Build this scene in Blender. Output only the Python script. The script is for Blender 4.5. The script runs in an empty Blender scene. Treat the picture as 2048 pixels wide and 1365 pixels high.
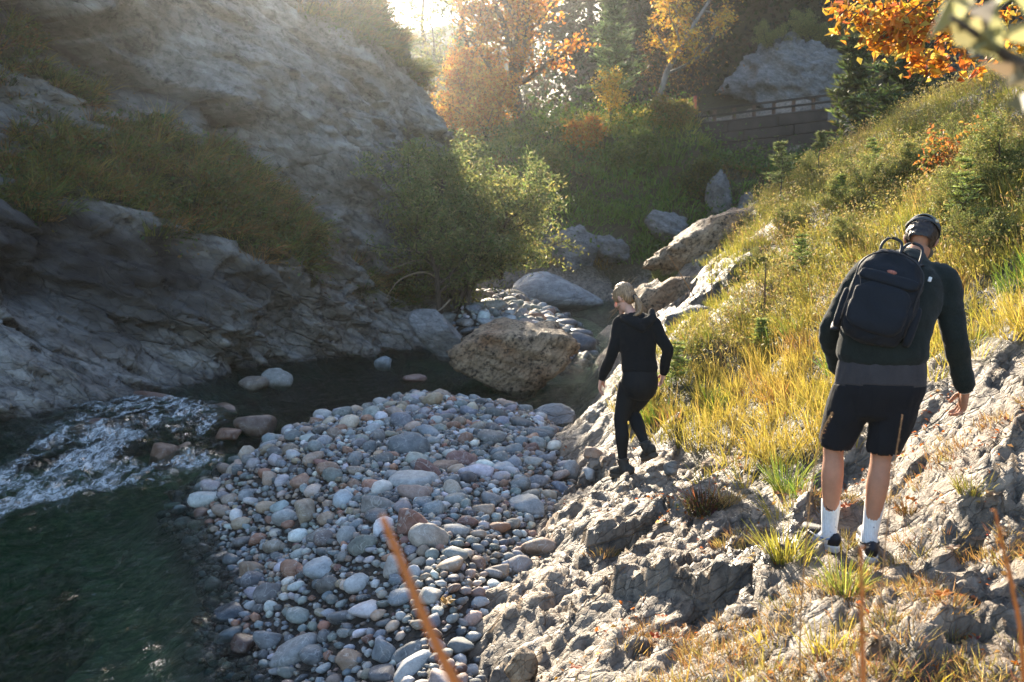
import bpy, bmesh, math, random
import numpy as np
from mathutils import Vector, Matrix
rng = np.random.default_rng(7); random.seed(7)
sc = bpy.context.scene; COL = sc.collection
R = math.radians
# ------------------------------------------------------------------ camera, sky, sun, exposure
CAMZ, PITCH, FPX = 2.3, R(6.1), 1991.0
cam = bpy.data.cameras.new('camera'); camo = bpy.data.objects.new('camera', cam); COL.objects.link(camo)
camo.location = (0, 0, CAMZ); camo.rotation_euler = (R(90) - PITCH, 0, 0)
cam.sensor_width = 36; cam.lens = 35.0; cam.clip_start = .05; cam.clip_end = 600
cam.dof.use_dof = True; cam.dof.focus_distance = 6.6; cam.dof.aperture_fstop = 4.0
sc.camera = camo
SUN_AZ, SUN_EL = R(-12), R(24.5)          # azimuth from +Y (negative = left), elevation
sdir = Vector((math.sin(SUN_AZ)*math.cos(SUN_EL), math.cos(SUN_AZ)*math.cos(SUN_EL), math.sin(SUN_EL)))
w = bpy.data.worlds.new('World'); sc.world = w; w.use_nodes = True
wn = w.node_tree; bg = wn.nodes['Background']
sky = wn.nodes.new('ShaderNodeTexSky'); sky.sky_type = 'NISHITA'; sky.sun_disc = False
sky.sun_elevation = SUN_EL; sky.sun_rotation = SUN_AZ
sky.air_density = 1.0; sky.dust_density = 1.2; sky.ozone_density = 1.4
wn.links.new(sky.outputs[0], bg.inputs[0]); bg.inputs[1].default_value = .125
sl = bpy.data.lights.new('sun', 'SUN'); sl.energy = 5.0; sl.angle = R(.55); sl.color = (1, .86, .66)
so = bpy.data.objects.new('sun', sl); COL.objects.link(so); so.rotation_euler = sdir.to_track_quat('Z', 'Y').to_euler()
so.location = (-8, 30, 30)
vs = sc.view_settings; vs.view_transform = 'Standard'; vs.look = 'None'; vs.exposure = 1.85; vs.gamma = 1.0
sc.cycles.use_denoising = True
try: sc.cycles.denoiser = 'OPENIMAGEDENOISE'
except Exception: pass
sc.cycles.max_bounces = 8; sc.cycles.transparent_max_bounces = 24; sc.cycles.volume_bounces = 0
sc.cycles.diffuse_bounces = 3; sc.cycles.glossy_bounces = 2; sc.cycles.transmission_bounces = 4
sc.cycles.caustics_reflective = False; sc.cycles.caustics_refractive = False
sc.cycles.sample_clamp_indirect = 6

# ------------------------------------------------------------------ pixel <-> place
def ray(px, py):
    cx = (px-1024)/FPX; cy = -(py-682.5)/FPX; c, s = math.cos(PITCH), math.sin(PITCH)
    return np.array([cx, c + cy*s, -s + cy*c])
def at(px, py, Y):
    d = ray(px, py); return np.array([0, 0, CAMZ]) + d*(Y/d[1])
def atz(px, py, z):
    d = ray(px, py); return np.array([0, 0, CAMZ]) + d*((z-CAMZ)/d[2])
# ------------------------------------------------------------------ noise, splines
_P = np.random.default_rng(3).permutation(256); _P = np.concatenate([_P, _P, _P])
_G = np.random.default_rng(4).normal(size=(256, 3)); _G /= np.linalg.norm(_G, axis=1)[:, None]
def pn(p):
    p = np.asarray(p, float); i = np.floor(p).astype(int); f = p-i; i &= 255
    u = f*f*f*(f*(f*6-15)+10); out = np.zeros(len(p))
    for dx in (0, 1):
        for dy in (0, 1):
            for dz in (0, 1):
                h = _P[_P[_P[(i[:, 0]+dx) & 255]+((i[:, 1]+dy) & 255)]+((i[:, 2]+dz) & 255)]
                g = _G[h]; d = f-np.array([dx, dy, dz])
                wgt = (u[:, 0] if dx else 1-u[:, 0])*(u[:, 1] if dy else 1-u[:, 1])*(u[:, 2] if dz else 1-u[:, 2])
                out += wgt*(g*d).sum(1)
    return out*1.6
def fbm(p, o=4, l=2.1, g=.5):
    p = np.asarray(p, float); a = 1; s = 0; t = 0
    for k in range(o): s = s+a*pn(p+k*17.3); t += a; a *= g; p = p*l
    return s/t
def ridged(p, o=4, l=2.1, g=.5):
    p = np.asarray(p, float); a = 1; s = 0; t = 0
    for k in range(o): s = s+a*(1-2*np.abs(pn(p+k*11.7))); t += a; a *= g; p = p*l
    return s/t
def facets(s_, t_, seed, slope=.7):
    """broken rock: nearest jittered cell gives a tilted plane; returns height and cell tone"""
    a, b = np.floor(s_).astype(int), np.floor(t_).astype(int); best = np.full(len(s_), 1e9); hh = np.zeros(len(s_)); tone = np.zeros(len(s_))
    for i in (-1, 0, 1):
        for j in (-1, 0, 1):
            c = (((a+i)*73856093) ^ ((b+j)*19349663) ^ (seed*83492791)) & 0x7fffffff
            def rnd(k): return ((((c*1103515245+k*12345+7919*k*k) & 0x7fffffff) >> 8) % 10007)/10007.0
            sx, ty = a+i+.1+.8*rnd(1), b+j+.1+.8*rnd(2); ds, dt = s_-sx, t_-ty; d = ds*ds+dt*dt; m = d < best
            h_ = (rnd(3)-.5)+slope*((rnd(4)-.5)*ds+(rnd(5)-.5)*dt)*2; best = np.where(m, d, best); hh = np.where(m, h_, hh); tone = np.where(m, rnd(6), tone)
    return hh, tone
def sstep(a, b, x):
    t = np.clip((x-a)/(b-a), 0, 1); return t*t*(3-2*t)
class TPS:
    def __init__(s, P, v, lam=0.02):
        s.P = np.asarray(P, float); n = len(s.P); K = s.k(s.P, s.P)+lam*np.eye(n)
        Q = np.c_[np.ones(n), s.P]; A = np.zeros((n+3, n+3)); A[:n, :n] = K; A[:n, n:] = Q; A[n:, :n] = Q.T
        s.c = np.linalg.solve(A, np.r_[v, 0, 0, 0])
    def k(s, a, b):
        r2 = ((a[:, None]-b[None])**2).sum(2); return .5*r2*np.log(r2+1e-9)
    def __call__(s, X):
        X = np.asarray(X, float); out = np.empty(len(X)); n = len(s.P)
        for i in range(0, len(X), 20000):
            x = X[i:i+20000]; out[i:i+20000] = s.k(x, s.P)@s.c[:n]+s.c[n]+x@s.c[n+1:]
        return out
def idw(P, v, X, p=4):
    P = np.asarray(P, float); out = np.empty(len(X))
    for i in range(0, len(X), 20000):
        x = X[i:i+20000]; d = ((x[:, None]-P[None])**2).sum(2)+.02; wt = d**(-p/2); out[i:i+20000] = (wt@v)/wt.sum(1)
    return out
# ------------------------------------------------------------------ objects
def link(o, parent=None):
    COL.objects.link(o)
    if parent is not None: o.parent = parent
    return o
def mk(name, V, F, m, parent=None, smooth=True, attrs=None):
    """one mesh object; F a (M,k) index array or a list of such arrays / lists"""
    V = np.asarray(V, np.float32).reshape(-1, 3); me = bpy.data.meshes.new(name)
    Fs = [np.asarray(f, np.int32) for f in (F if isinstance(F, (list, tuple)) else [F]) if len(f)]
    me.vertices.add(len(V)); me.vertices.foreach_set('co', V.ravel())
    lv = np.concatenate([f.ravel() for f in Fs]); cnt = np.concatenate([np.full(len(f), f.shape[1], np.int32) for f in Fs])
    me.loops.add(len(lv)); me.loops.foreach_set('vertex_index', lv)
    me.polygons.add(len(cnt)); st = np.concatenate([[0], np.cumsum(cnt)[:-1]]).astype(np.int32)
    me.polygons.foreach_set('loop_start', st); me.polygons.foreach_set('loop_total', cnt)
    me.update(calc_edges=True)
    me.polygons.foreach_set('use_smooth', np.full(len(cnt), bool(smooth)))
    for k, a in (attrs or {}).items():
        a = np.asarray(a, np.float32)
        if a.ndim == 1: me.attributes.new(k, 'FLOAT', 'POINT').data.foreach_set('value', a)
        else:
            if a.shape[1] == 3: a = np.c_[a, np.ones(len(a), np.float32)]
            me.attributes.new(k, 'FLOAT_COLOR', 'POINT').data.foreach_set('color', a.astype(np.float32).ravel())
    if m is not None: me.materials.append(m)
    me.validate(clean_customdata=False)
    return link(bpy.data.objects.new(name, me), parent)
def tag(o, label=None, cat=None, group=None, kind=None):
    if label: o['label'] = label
    if cat: o['category'] = cat
    if group: o['group'] = group
    if kind: o['kind'] = kind
    return o
def empty(name, loc, rz=0):
    o = bpy.data.objects.new(name, None); o.empty_display_size = .1; link(o); o.location = loc; o.rotation_euler = (0, 0, rz); return o
def gridF(nu, nv):
    i = np.arange(nu*nv).reshape(nu, nv)
    return np.stack([i[:-1, :-1], i[1:, :-1], i[1:, 1:], i[:-1, 1:]], -1).reshape(-1, 4)
class Acc:
    """collects pieces into one mesh"""
    def __init__(s): s.V = []; s.T = []; s.Q = []; s.A = {}; s.n = 0
    def add(s, V, T=None, Q=None, **at):
        V = np.asarray(V, float).reshape(-1, 3); s.V.append(V)
        if T is not None: s.T.append(np.asarray(T)+s.n)
        if Q is not None: s.Q.append(np.asarray(Q)+s.n)
        for k, a in at.items(): s.A.setdefault(k, []).append(np.broadcast_to(np.asarray(a, float), (len(V),)+np.asarray(a, float).shape[-1:]) if np.ndim(a) == 1 and len(a) == 3 and len(V) != 3 else np.asarray(a, float))
        s.n += len(V)
    def build(s, name, m, parent=None, smooth=True):
        if not s.V: return None
        F = []
        if s.T: F.append(np.concatenate(s.T))
        if s.Q: F.append(np.concatenate(s.Q))
        return mk(name, np.concatenate(s.V), F, m, parent, smooth, {k: np.concatenate(a) for k, a in s.A.items()})
def catmull(P, n):
    P = np.asarray(P, float); m = len(P)
    if m < 3: t = np.linspace(0, 1, n*(m-1)+1)[:, None]; return P[0]*(1-t)+P[-1]*t
    Q = np.vstack([2*P[0]-P[1], P, 2*P[-1]-P[-2]]); out = []
    for i in range(m-1):
        a, b, c, d = Q[i:i+4]
        for t in np.arange(n)/n:
            out.append(.5*((2*b)+(-a+c)*t+(2*a-5*b+4*c-d)*t*t+(-a+3*b-3*c+d)*t**3))
    out.append(P[-1]); return np.array(out)
def tube(P, rad, n=10, sub=1, side=(1, 0, 0), cap=True):
    """tube along P; rad = radii or (ra, rb) pairs, ra along `side`"""
    P = np.asarray(P, float); rad = np.asarray(rad, float)
    if rad.ndim == 1: rad = np.c_[rad, rad]
    if sub > 1:
        X = catmull(np.c_[P, rad], sub); P = X[:, :3]; rad = np.maximum(X[:, 3:5], 1e-4)
    m = len(P); T = np.gradient(P, axis=0); T /= np.linalg.norm(T, axis=1)[:, None]+1e-9
    s0 = np.asarray(side, float); V = []
    th = np.arange(n)*2*np.pi/n
    for i in range(m):
        a = s0-T[i]*(s0@T[i])
        if np.linalg.norm(a) < .05: a = np.cross(T[i], [0.3, .9, .2])
        a /= np.linalg.norm(a); b = np.cross(T[i], a)
        V.append(P[i]+np.outer(np.cos(th)*rad[i, 0], a)+np.outer(np.sin(th)*rad[i, 1], b))
    V = np.concatenate(V); q = []
    i = np.arange(m-1)[:, None]*n; j = np.arange(n)[None]; j2 = (j+1) % n
    q = np.stack([i+j, i+j2, i+n+j2, i+n+j], -1).reshape(-1, 4); t = np.zeros((0, 3), int)
    if cap:
        k = len(V); e0 = P[0]-T[0]*rad[0].min()*.6; e1 = P[-1]+T[-1]*rad[-1].min()*.6
        V = np.vstack([V, e0, e1]); jj = np.arange(n); j2 = (jj+1) % n
        t = np.vstack([np.c_[np.full(n, k), j2, jj], np.c_[np.full(n, k+1), (m-1)*n+jj, (m-1)*n+j2]])
    return V, t, q
_ICO = {}
def ico(sub):
    if sub not in _ICO:
        bm = bmesh.new(); bmesh.ops.create_icosphere(bm, subdivisions=sub, radius=1)
        _ICO[sub] = (np.array([v.co[:] for v in bm.verts]), np.array([[v.index for v in f.verts] for f in bm.faces])); bm.free()
    return _ICO[sub]
def rockshape(sub, seed, planes=14, soft=8, rough=.1, size=(1, 1, 1), lo=.62, freq=1.6, extra=None, ball=.98):
    """star-shaped rock: soft minimum of random cutting planes + relief"""
    r = np.random.default_rng(seed); D, F = ico(sub)
    N = r.normal(size=(planes, 3)); N /= np.linalg.norm(N, axis=1)[:, None]; h = r.uniform(lo, 1, planes)
    if extra is not None:
        E = np.array(extra, float); N = np.vstack([N, E[:, :3]/np.linalg.norm(E[:, :3], axis=1)[:, None]]); h = np.r_[h, E[:, 3]]
    c = np.c_[np.clip(D@N.T, .02, None)/h, np.full(len(D), 1/ball)]; rad = (np.power(c, soft).sum(1))**(-1/soft)
    V = D*rad[:, None]
    if rough > 0: V = V*(1+rough*fbm(V*freq+seed*3.1, 4)[:, None]*1.2)
    return V*np.asarray(size), F
def rotm(rx, ry, rz): return np.array(Matrix.Rotation(rz, 3, 'Z')@Matrix.Rotation(ry, 3, 'Y')@Matrix.Rotation(rx, 3, 'X'))

# ------------------------------------------------------------------ materials
class NT:
    def __init__(s, name):
        s.m = bpy.data.materials.new(name); s.m.use_nodes = True; s.t = s.m.node_tree; s.t.nodes.clear()
        s.out = s.t.nodes.new('ShaderNodeOutputMaterial')
    def n(s, typ, ins=None, **kw):
        nd = s.t.nodes.new('ShaderNode'+typ)
        for k, v in kw.items(): setattr(nd, k, v)
        for k, v in (ins or {}).items():
            sk = nd.inputs[k]
            if isinstance(v, bpy.types.NodeSocket): s.t.links.new(v, sk)
            else: sk.default_value = (tuple(v)+(1,)) if isinstance(v, (tuple, list)) and len(v) == 3 and sk.type == 'RGBA' else v
        return nd
    def geo(s): return s.n('NewGeometry').outputs['Position']
    def obj(s): return s.n('TexCoord').outputs['Object']
    def mapv(s, v, scale=(1, 1, 1), rot=(0, 0, 0)):
        return s.n('Mapping', {'Vector': v, 'Scale': scale, 'Rotation': rot}).outputs[0]
    def noise(s, v, scale, det=6, rough=.55, dist=0):
        return s.n('TexNoise', {'Vector': v, 'Scale': scale, 'Detail': det, 'Roughness': rough, 'Distortion': dist}).outputs[0]
    def vor(s, v, scale, feature='F1', out='Distance'):
        return s.n('TexVoronoi', {'Vector': v, 'Scale': scale}, feature=feature).outputs[out]
    def ramp(s, f, stops):
        nd = s.n('ValToRGB', {'Fac': f}); e = nd.color_ramp.elements
        while len(e) < len(stops): e.new(.5)
        for el, (p, c) in zip(e, stops): el.position = p; el.color = tuple(c)+(1,) if len(c) == 3 else c
        return nd.outputs[0]
    def rng(s, f, a, b, c=0, d=1):
        return s.n('MapRange', {'Value': f, 'From Min': a, 'From Max': b, 'To Min': c, 'To Max': d}).outputs[0]
    def mix(s, f, a, b, blend='MIX'):
        nd = s.n('Mix', data_type='RGBA', blend_type=blend)
        for i, v in ((0, f), (6, a), (7, b)):
            if isinstance(v, bpy.types.NodeSocket): s.t.links.new(v, nd.inputs[i])
            else: nd.inputs[i].default_value = v if i == 0 else tuple(v)+(1,)
        return nd.outputs[2]
    def math(s, op, a, b=0):
        nd = s.n('Math', operation=op)
        for i, v in enumerate((a, b)):
            if isinstance(v, bpy.types.NodeSocket): s.t.links.new(v, nd.inputs[i])
            else: nd.inputs[i].default_value = v
        return nd.outputs[0]
    def attr(s, name, out='Fac'): return s.n('Attribute', attribute_name=name).outputs[out]
    def bump(s, h, strength=.5, dist=.02, nrm=None):
        i = {'Height': h, 'Strength': strength, 'Distance': dist}
        if nrm is not None: i['Normal'] = nrm
        return s.n('Bump', i).outputs[0]
    def bsdf(s, col, rough=.8, nrm=None, **kw):
        i = {'Base Color': col, 'Roughness': rough}
        if nrm is not None: i['Normal'] = nrm
        for k, v in kw.items(): i[k.replace('_', ' ')] = v
        return s.n('BsdfPrincipled', i).outputs[0]
    def done(s, sh, vol=None):
        if sh is not None: s.t.links.new(sh, s.out.inputs[0])
        if vol is not None: s.t.links.new(vol, s.out.inputs[1])
        return s.m
def simple(name, col, rough=.8, noise=0, nscale=20, bump=0, **kw):
    t = NT(name); v = t.obj(); c = col
    if noise:
        f = t.noise(v, nscale); c = t.mix(t.rng(f, .3, .7), tuple(x*(1-noise) for x in col), tuple(min(1, x*(1+noise)) for x in col))
    nr = t.bump(t.noise(v, nscale*3), bump, .01) if bump else None
    return t.done(t.bsdf(c, rough, nr, **kw))
def leafmat(name, transl=.5, rough=.55):
    t = NT(name); c = t.attr('col', 'Color')
    d = t.bsdf(c, rough, Specular_IOR_Level=.3); tr = t.n('BsdfTranslucent', {'Color': t.mix(.25, c, (1, .8, .2), 'MULTIPLY')}).outputs[0]
    mx = t.n('MixShader', {0: transl, 1: d, 2: tr}).outputs[0]; return t.done(mx)
M_leaf = leafmat('leaf', .58); M_grass = leafmat('grass_blade', .45, .6); M_needle = leafmat('needle', .42, .6)
def barkmat(name, a, b, sc_=9):
    t = NT(name); v = t.mapv(t.obj(), (1, 1, .25)); f = t.noise(v, sc_, 8, .7)
    return t.done(t.bsdf(t.mix(t.rng(f, .3, .7), a, b), .9, t.bump(f, .8, .03)))
M_bark = barkmat('bark', (.03, .022, .016), (.11, .085, .065)); M_birch = barkmat('pale_bark', (.05, .045, .04), (.3, .28, .25))
M_stem = simple('dry_stem', (.32, .15, .05), .7, .3, 30, 0)
def rockmat(name, light, dark, brown, wet=False, scale=1.0, strata=(0, 0, 0), darkamt=.5, sheen=0.85):
    """weathered limestone: pale rock, dark lichen, rust seeping, fine relief"""
    t = NT(name); v = t.geo(); v2 = t.mapv(v, (1, 1, 1.0), strata)
    big = t.noise(v, .55*scale, 6, .6); mid = t.noise(t.mapv(v2, (1, 1, 1.9)), 2.4*scale, 9, .7, 0); fine = t.noise(v, 22*scale, 6, .7)
    spot = t.noise(v, 9*scale, 5, .65)
    c = t.mix(t.rng(mid, .36, .66), tuple(x*.62 for x in light), light)
    c = t.mix(t.rng(big, .5, .68, 0, .75), c, brown)
    dk = t.math('MULTIPLY', t.rng(spot, .47, .6), t.rng(mid, .62, .4)); dk = t.math('MULTIPLY', dk, darkamt*1.6)
    c = t.mix(1.0, c, t.ramp(t.attr('tone'), [(0, (1, 1, 1)), (.02, (.55, .53, .52)), (.5, (.88, .87, .85)), (1, (1.15, 1.1, 1.04))]), 'MULTIPLY')
    st = t.math('MAXIMUM', dk, t.attr('stain_shade')); c = t.mix(t.math('MINIMUM', st, 1.0), c, dark)  # attribute mixes in dark growth and, on the cliff, painted shade
    c = t.mix(t.rng(fine, .3, .75, .25, 0), c, dark)
    veg = t.attr('veg'); c = t.mix(t.rng(t.math('ADD', veg, t.rng(spot, 0, 1, -.35, .35)), .35, .6), c, t.mix(fine, (.03, .035, .012), (.1, .075, .03)))
    if wet: c = t.mix(t.attr('bed'), c, t.mix(t.rng(spot, .35, .65), (.10, .11, .06), (.34, .33, .22)))
    h = t.math('ADD', t.math('MULTIPLY', mid, 1.0), t.math('MULTIPLY', fine, .28)); h = t.math('ADD', h, t.math('MULTIPLY', spot, .35))
    pass
    vd = t.n('VectorMath', {0: t.mapv(v2, (1, 1, 2.3)), 1: t.n('VectorMath', {0: t.n('TexNoise', {'Vector': v, 'Scale': 2.2*scale, 'Detail': 4.0}).outputs['Color'], 1: (.24, .24, .24)}, operation='MULTIPLY').outputs[0]}, operation='ADD').outputs[0]
    for k_, a_ in ((1.6, .9), (4.6, .42)):
        cell = t.n('SeparateXYZ', {0: t.vor(vd, k_*scale, 'F1', 'Color')}).outputs[0]; h = t.math('ADD', h, t.math('MULTIPLY', cell, a_)); c = t.mix(1.0, c, t.ramp(cell, [(0, (.74, .74, .74)), (1, (1.1, 1.1, 1.1))]), 'MULTIPLY')
        ed = t.vor(vd, k_*scale, 'DISTANCE_TO_EDGE'); h = t.math('ADD', h, t.rng(ed, 0, .05, -.38*a_, 0))
    rg = t.rng(spot, .3, .7, sheen-.25, sheen)
    if wet: rg = t.math('SUBTRACT', rg, t.math('MULTIPLY', t.attr('wet'), .5)); c = t.mix(t.math('MULTIPLY', t.attr('wet'), .75), c, (.035, .03, .025))
    return t.done(t.bsdf(c, rg, t.bump(h, 1.0, .075/scale), Specular_IOR_Level=.35))

# ================================================================== THE SETTING
M_cliff = rockmat('cliff_limestone', (.50, .49, .46), (.022, .02, .019), (.17, .115, .07), wet=True, scale=.8, strata=(0, R(-32), 0), darkamt=.4)
M_bank = rockmat('bank_rock', (.47, .385, .295), (.05, .04, .032), (.30, .195, .115), wet=True, scale=1.6, strata=(R(20), R(35), R(30)), darkamt=.45, sheen=.72)
# ---- water levels: lower pool, rapid, upper pool, riffle upstream
def Wl(x, y):
    return -.35+.35*sstep(9.6, 12.6, y+.25*np.minimum(x+3.9, 0)*-1)+.35*sstep(19, 27, y)
# ---- gravel bars as outlines on the ground
GB = np.array([atz(px, py, z)[:2] for px, py, z in [
    (700, 800, 0), (850, 782, 0), (960, 792, 0), (1090, 812, 0), (1180, 830, 0), (1300, 900, .2), (1250, 1100, .2), (1150, 1300, .2), (1150, 1700, .2),
    (640, 1600, -.3), (560, 1365, -.35), (470, 1260, -.35), (490, 1160, -.35), (450, 1080, -.35), (385, 1010, -.35), (400, 950, -.25), (465, 893, -.1), (560, 850, 0), (640, 815, 0)]])
GB2 = np.array([(-1.9, 21.5), (-1.3, 19.6), (-.2, 18.6), (.75, 17.6), (1.35, 18.4), (1.65, 21), (1.5, 24), (1.2, 26), (.4, 27.5), (-.8, 26.5), (-2, 24)])
def polysd(X, P):
    """signed distance, positive inside"""
    out = np.empty(len(X))
    for i in range(0, len(X), 50000):
        x = X[i:i+50000]; d = np.full(len(x), 1e9); ins = np.zeros(len(x), bool)
        for a, b in zip(P, np.roll(P, -1, 0)):
            e = b-a; w_ = x-a; t = np.clip((w_@e)/(e@e), 0, 1); d = np.minimum(d, np.hypot(*(w_-t[:, None]*e).T))
            c = (a[1] > x[:, 1]) != (b[1] > x[:, 1]); ins ^= c & (x[:, 0] < (b[0]-a[0])*(x[:, 1]-a[1])/(b[1]-a[1]+1e-12)+a[0])
        out[i:i+50000] = np.where(ins, d, -d)
    return out
# ---- bank control points: pixel, distance, vegetation
BK = [(1040,1350,4.75,0),(1020,1240,5.4,0),(1110,1060,7,0),(1180,965,8.4,0),(1130,880,10.2,0),(1215,800,10.6,0),(1160,850,10.3,0),(1240,966,7.87,0),(1300,926,8.25,.15),
 (1250,1080,6.4,0),(1150,1200,5.6,0),(1300,1300,4.5,0),(1400,1200,5,0),(1400,1060,6.2,.1),(1500,1000,6.4,.45),(1500,1130,5.4,0),(1600,1100,5.15,.2),(1690,1105,5.05,.3),
 (1770,1105,4.95,.1),(1900,1120,4.7,0),(2040,1120,4.4,0),(1600,1000,5.9,.4),(1700,960,6.1,.1),(1850,950,5.6,.3),(2000,950,5,.1),(1950,830,5.8,.1),(2040,800,5.6,.3),
 (1870,740,6.8,.45),(1960,680,7.2,.75),(2040,640,7,.95),(1440,935,7.6,.3),(1400,850,8.4,.85),(1500,860,7.8,.85),(1580,900,6.9,.75),(1600,780,8.2,.95),(1450,770,9.2,1),
 (1350,760,9.8,.8),(1370,660,11,.7),(1500,660,10.4,.95),(1620,640,9.6,1),(1550,560,12,.85),(1450,560,12.6,.75),(1380,600,12.6,.15),(1310,640,13.4,0),(1215,775,13.5,0),
 (1350,520,17,.05),(1450,445,17,.05),(1540,402,16.5,.95),(1600,450,13.5,.95),(1700,500,11,1),(1620,385,15,1),(1720,345,14.5,1),(1850,310,13.5,1),(1950,285,13,1),
 (2045,265,12,1),(1850,420,10.5,1),(2000,420,9.5,1),(2040,340,10.5,1),(1500,1350,3.9,.35),(1700,1330,3.6,.45),(1850,1200,4.1,.15),(2030,1280,3.5,.05),(2040,1180,4,.05),
 (1700,1200,4.4,.45),(1250,1350,4.2,.3),
 (1120,490,31,.5),(1100,330,35,.95),(1250,400,34,.9),(1150,255,38,1),(1300,245,38,1),(1390,255,37,1),(1450,335,36,.6),(1550,350,36,.8),(1500,450,33,.7),(1350,480,32.5,.75),
 (1200,540,31.5,.6),(1400,555,31,.55),(1650,320,36,.8),(1000,300,40,.9),(950,290,42,1)]
BW = [(.85,13.4,-.45,0),(1.05,15,-.5,0),(.75,12,-.35,0),(1.25,15.5,-.3,0),(1.35,17.5,-.3,0),(7.6,36.5,4.5,.8),(9.5,36.5,4.4,.7),(12,36.5,4.6,.8),(7.6,38,6.4,.4),(10,38,6.5,.3),(12.6,38,6.7,.3),(-.6,5,-.4,0),(-.9,8,-.6,0),(-.6,11,-.7,0),(0,14.2,-.6,0),(-.6,3.5,-.1,0),(0,0,.7,.3),(1,1,.76,.3),(2,2,.9,.2),(-1,0,.3,.2),(-1.6,2,0,0),(3,0,1.4,.6),(4,3,2.2,.8),(6,5,3.4,1),
 (8,8,4.6,1),(8,12,5,1),(8,16,5,1),(11,4,6.5,1),(13,12,8,1),(3.6,21,1.3,.3),(4.5,25,.9,.3),(6.5,22,2.8,.7),(2.2,20,.2,0),(1.4,22,-.3,0),(-3,10,-1.4,0),(-3,16,-1.3,0),(-1,16,-1.2,0),(-5,12,-1.4,0),
 (.2,17,-1,0),(.9,19,-.7,0),(1.9,25,-.4,0),(2.4,28,-.2,0),(4,29.4,-.1,0),(7,28.5,.6,.3),(-2,22,-.8,0),(-2,28,-.2,0),(-3,34,2,.6),(-8,14,-1,0),(-8,6,-1.4,0),(-3,5,-1.4,0),(-14,6,0,.5),(-14,20,0,.5),
 (3,41,6.6,.3),(8,41,6.7,.2),(14,41,6.8,.2),(22,41,7.5,.3),(3,45,6.8,.5),(8,46,7.2,.9),(14,45,8,.8),(0,50,7.2,1),(0,60,9,1),(0,80,14,1),(-10,60,9,1),(-10,40,6,1),(-10,90,16,1),(5,60,15,1),(5,90,24,1),
 (10,52,14,1),(10,62,22,1),(14,80,28,1),(20,52,19,1),(26,62,25,1),(32,80,32,1),(34,44,20,1),(20,34,6.4,1),(20,27,6.5,1),(15,20,6.2,1),(25,20,11,1),(32,30,16,1),(40,50,30,1),(-25,50,12,1),(-25,90,20,1),(-25,20,8,1),(-20,0,2,1),(12,-3,6,1),(30,0,14,1),(30,10,15,1),(48,96,36,1),(48,0,22,1)]
_p = np.array([list(at(a, b, d))+[v] for a, b, d, v in BK]+[list(r) for r in BW])
_bank = TPS(_p[:, :2], _p[:, 2], .01); _vegP = _p[:, :2]; _vegV = _p[:, 3]
_TONE = [None]
def _pin(px, py, Y, lx, ly, lz):
    f = at(px, py, Y); a = -math.atan2(f[0], f[1]); return (f[0]+lx*math.cos(a)-ly*math.sin(a), f[1]+lx*math.sin(a)+ly*math.cos(a), f[2]+lz)
PINS = [_pin(1690, 1100, 5.05, -.06, -.02, -.012)+(.16,), _pin(1690, 1100, 5.05, -.19, .14, .01)+(.14,), _pin(1690, 1100, 5.05, .12, -.06, -.03)+(.15,), _pin(1690, 1100, 5.05, .10, .16, .025)+(.14,),
        _pin(1244, 965, 7.87, .05, -.03, .03)+(.14,), _pin(1244, 965, 7.87, -.08, .13, .008)+(.15,), _pin(1244, 965, 7.87, .19, .08, .145)+(.12,), _pin(1244, 965, 7.87, .26, -.12, .12)+(.12,)]
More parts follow.
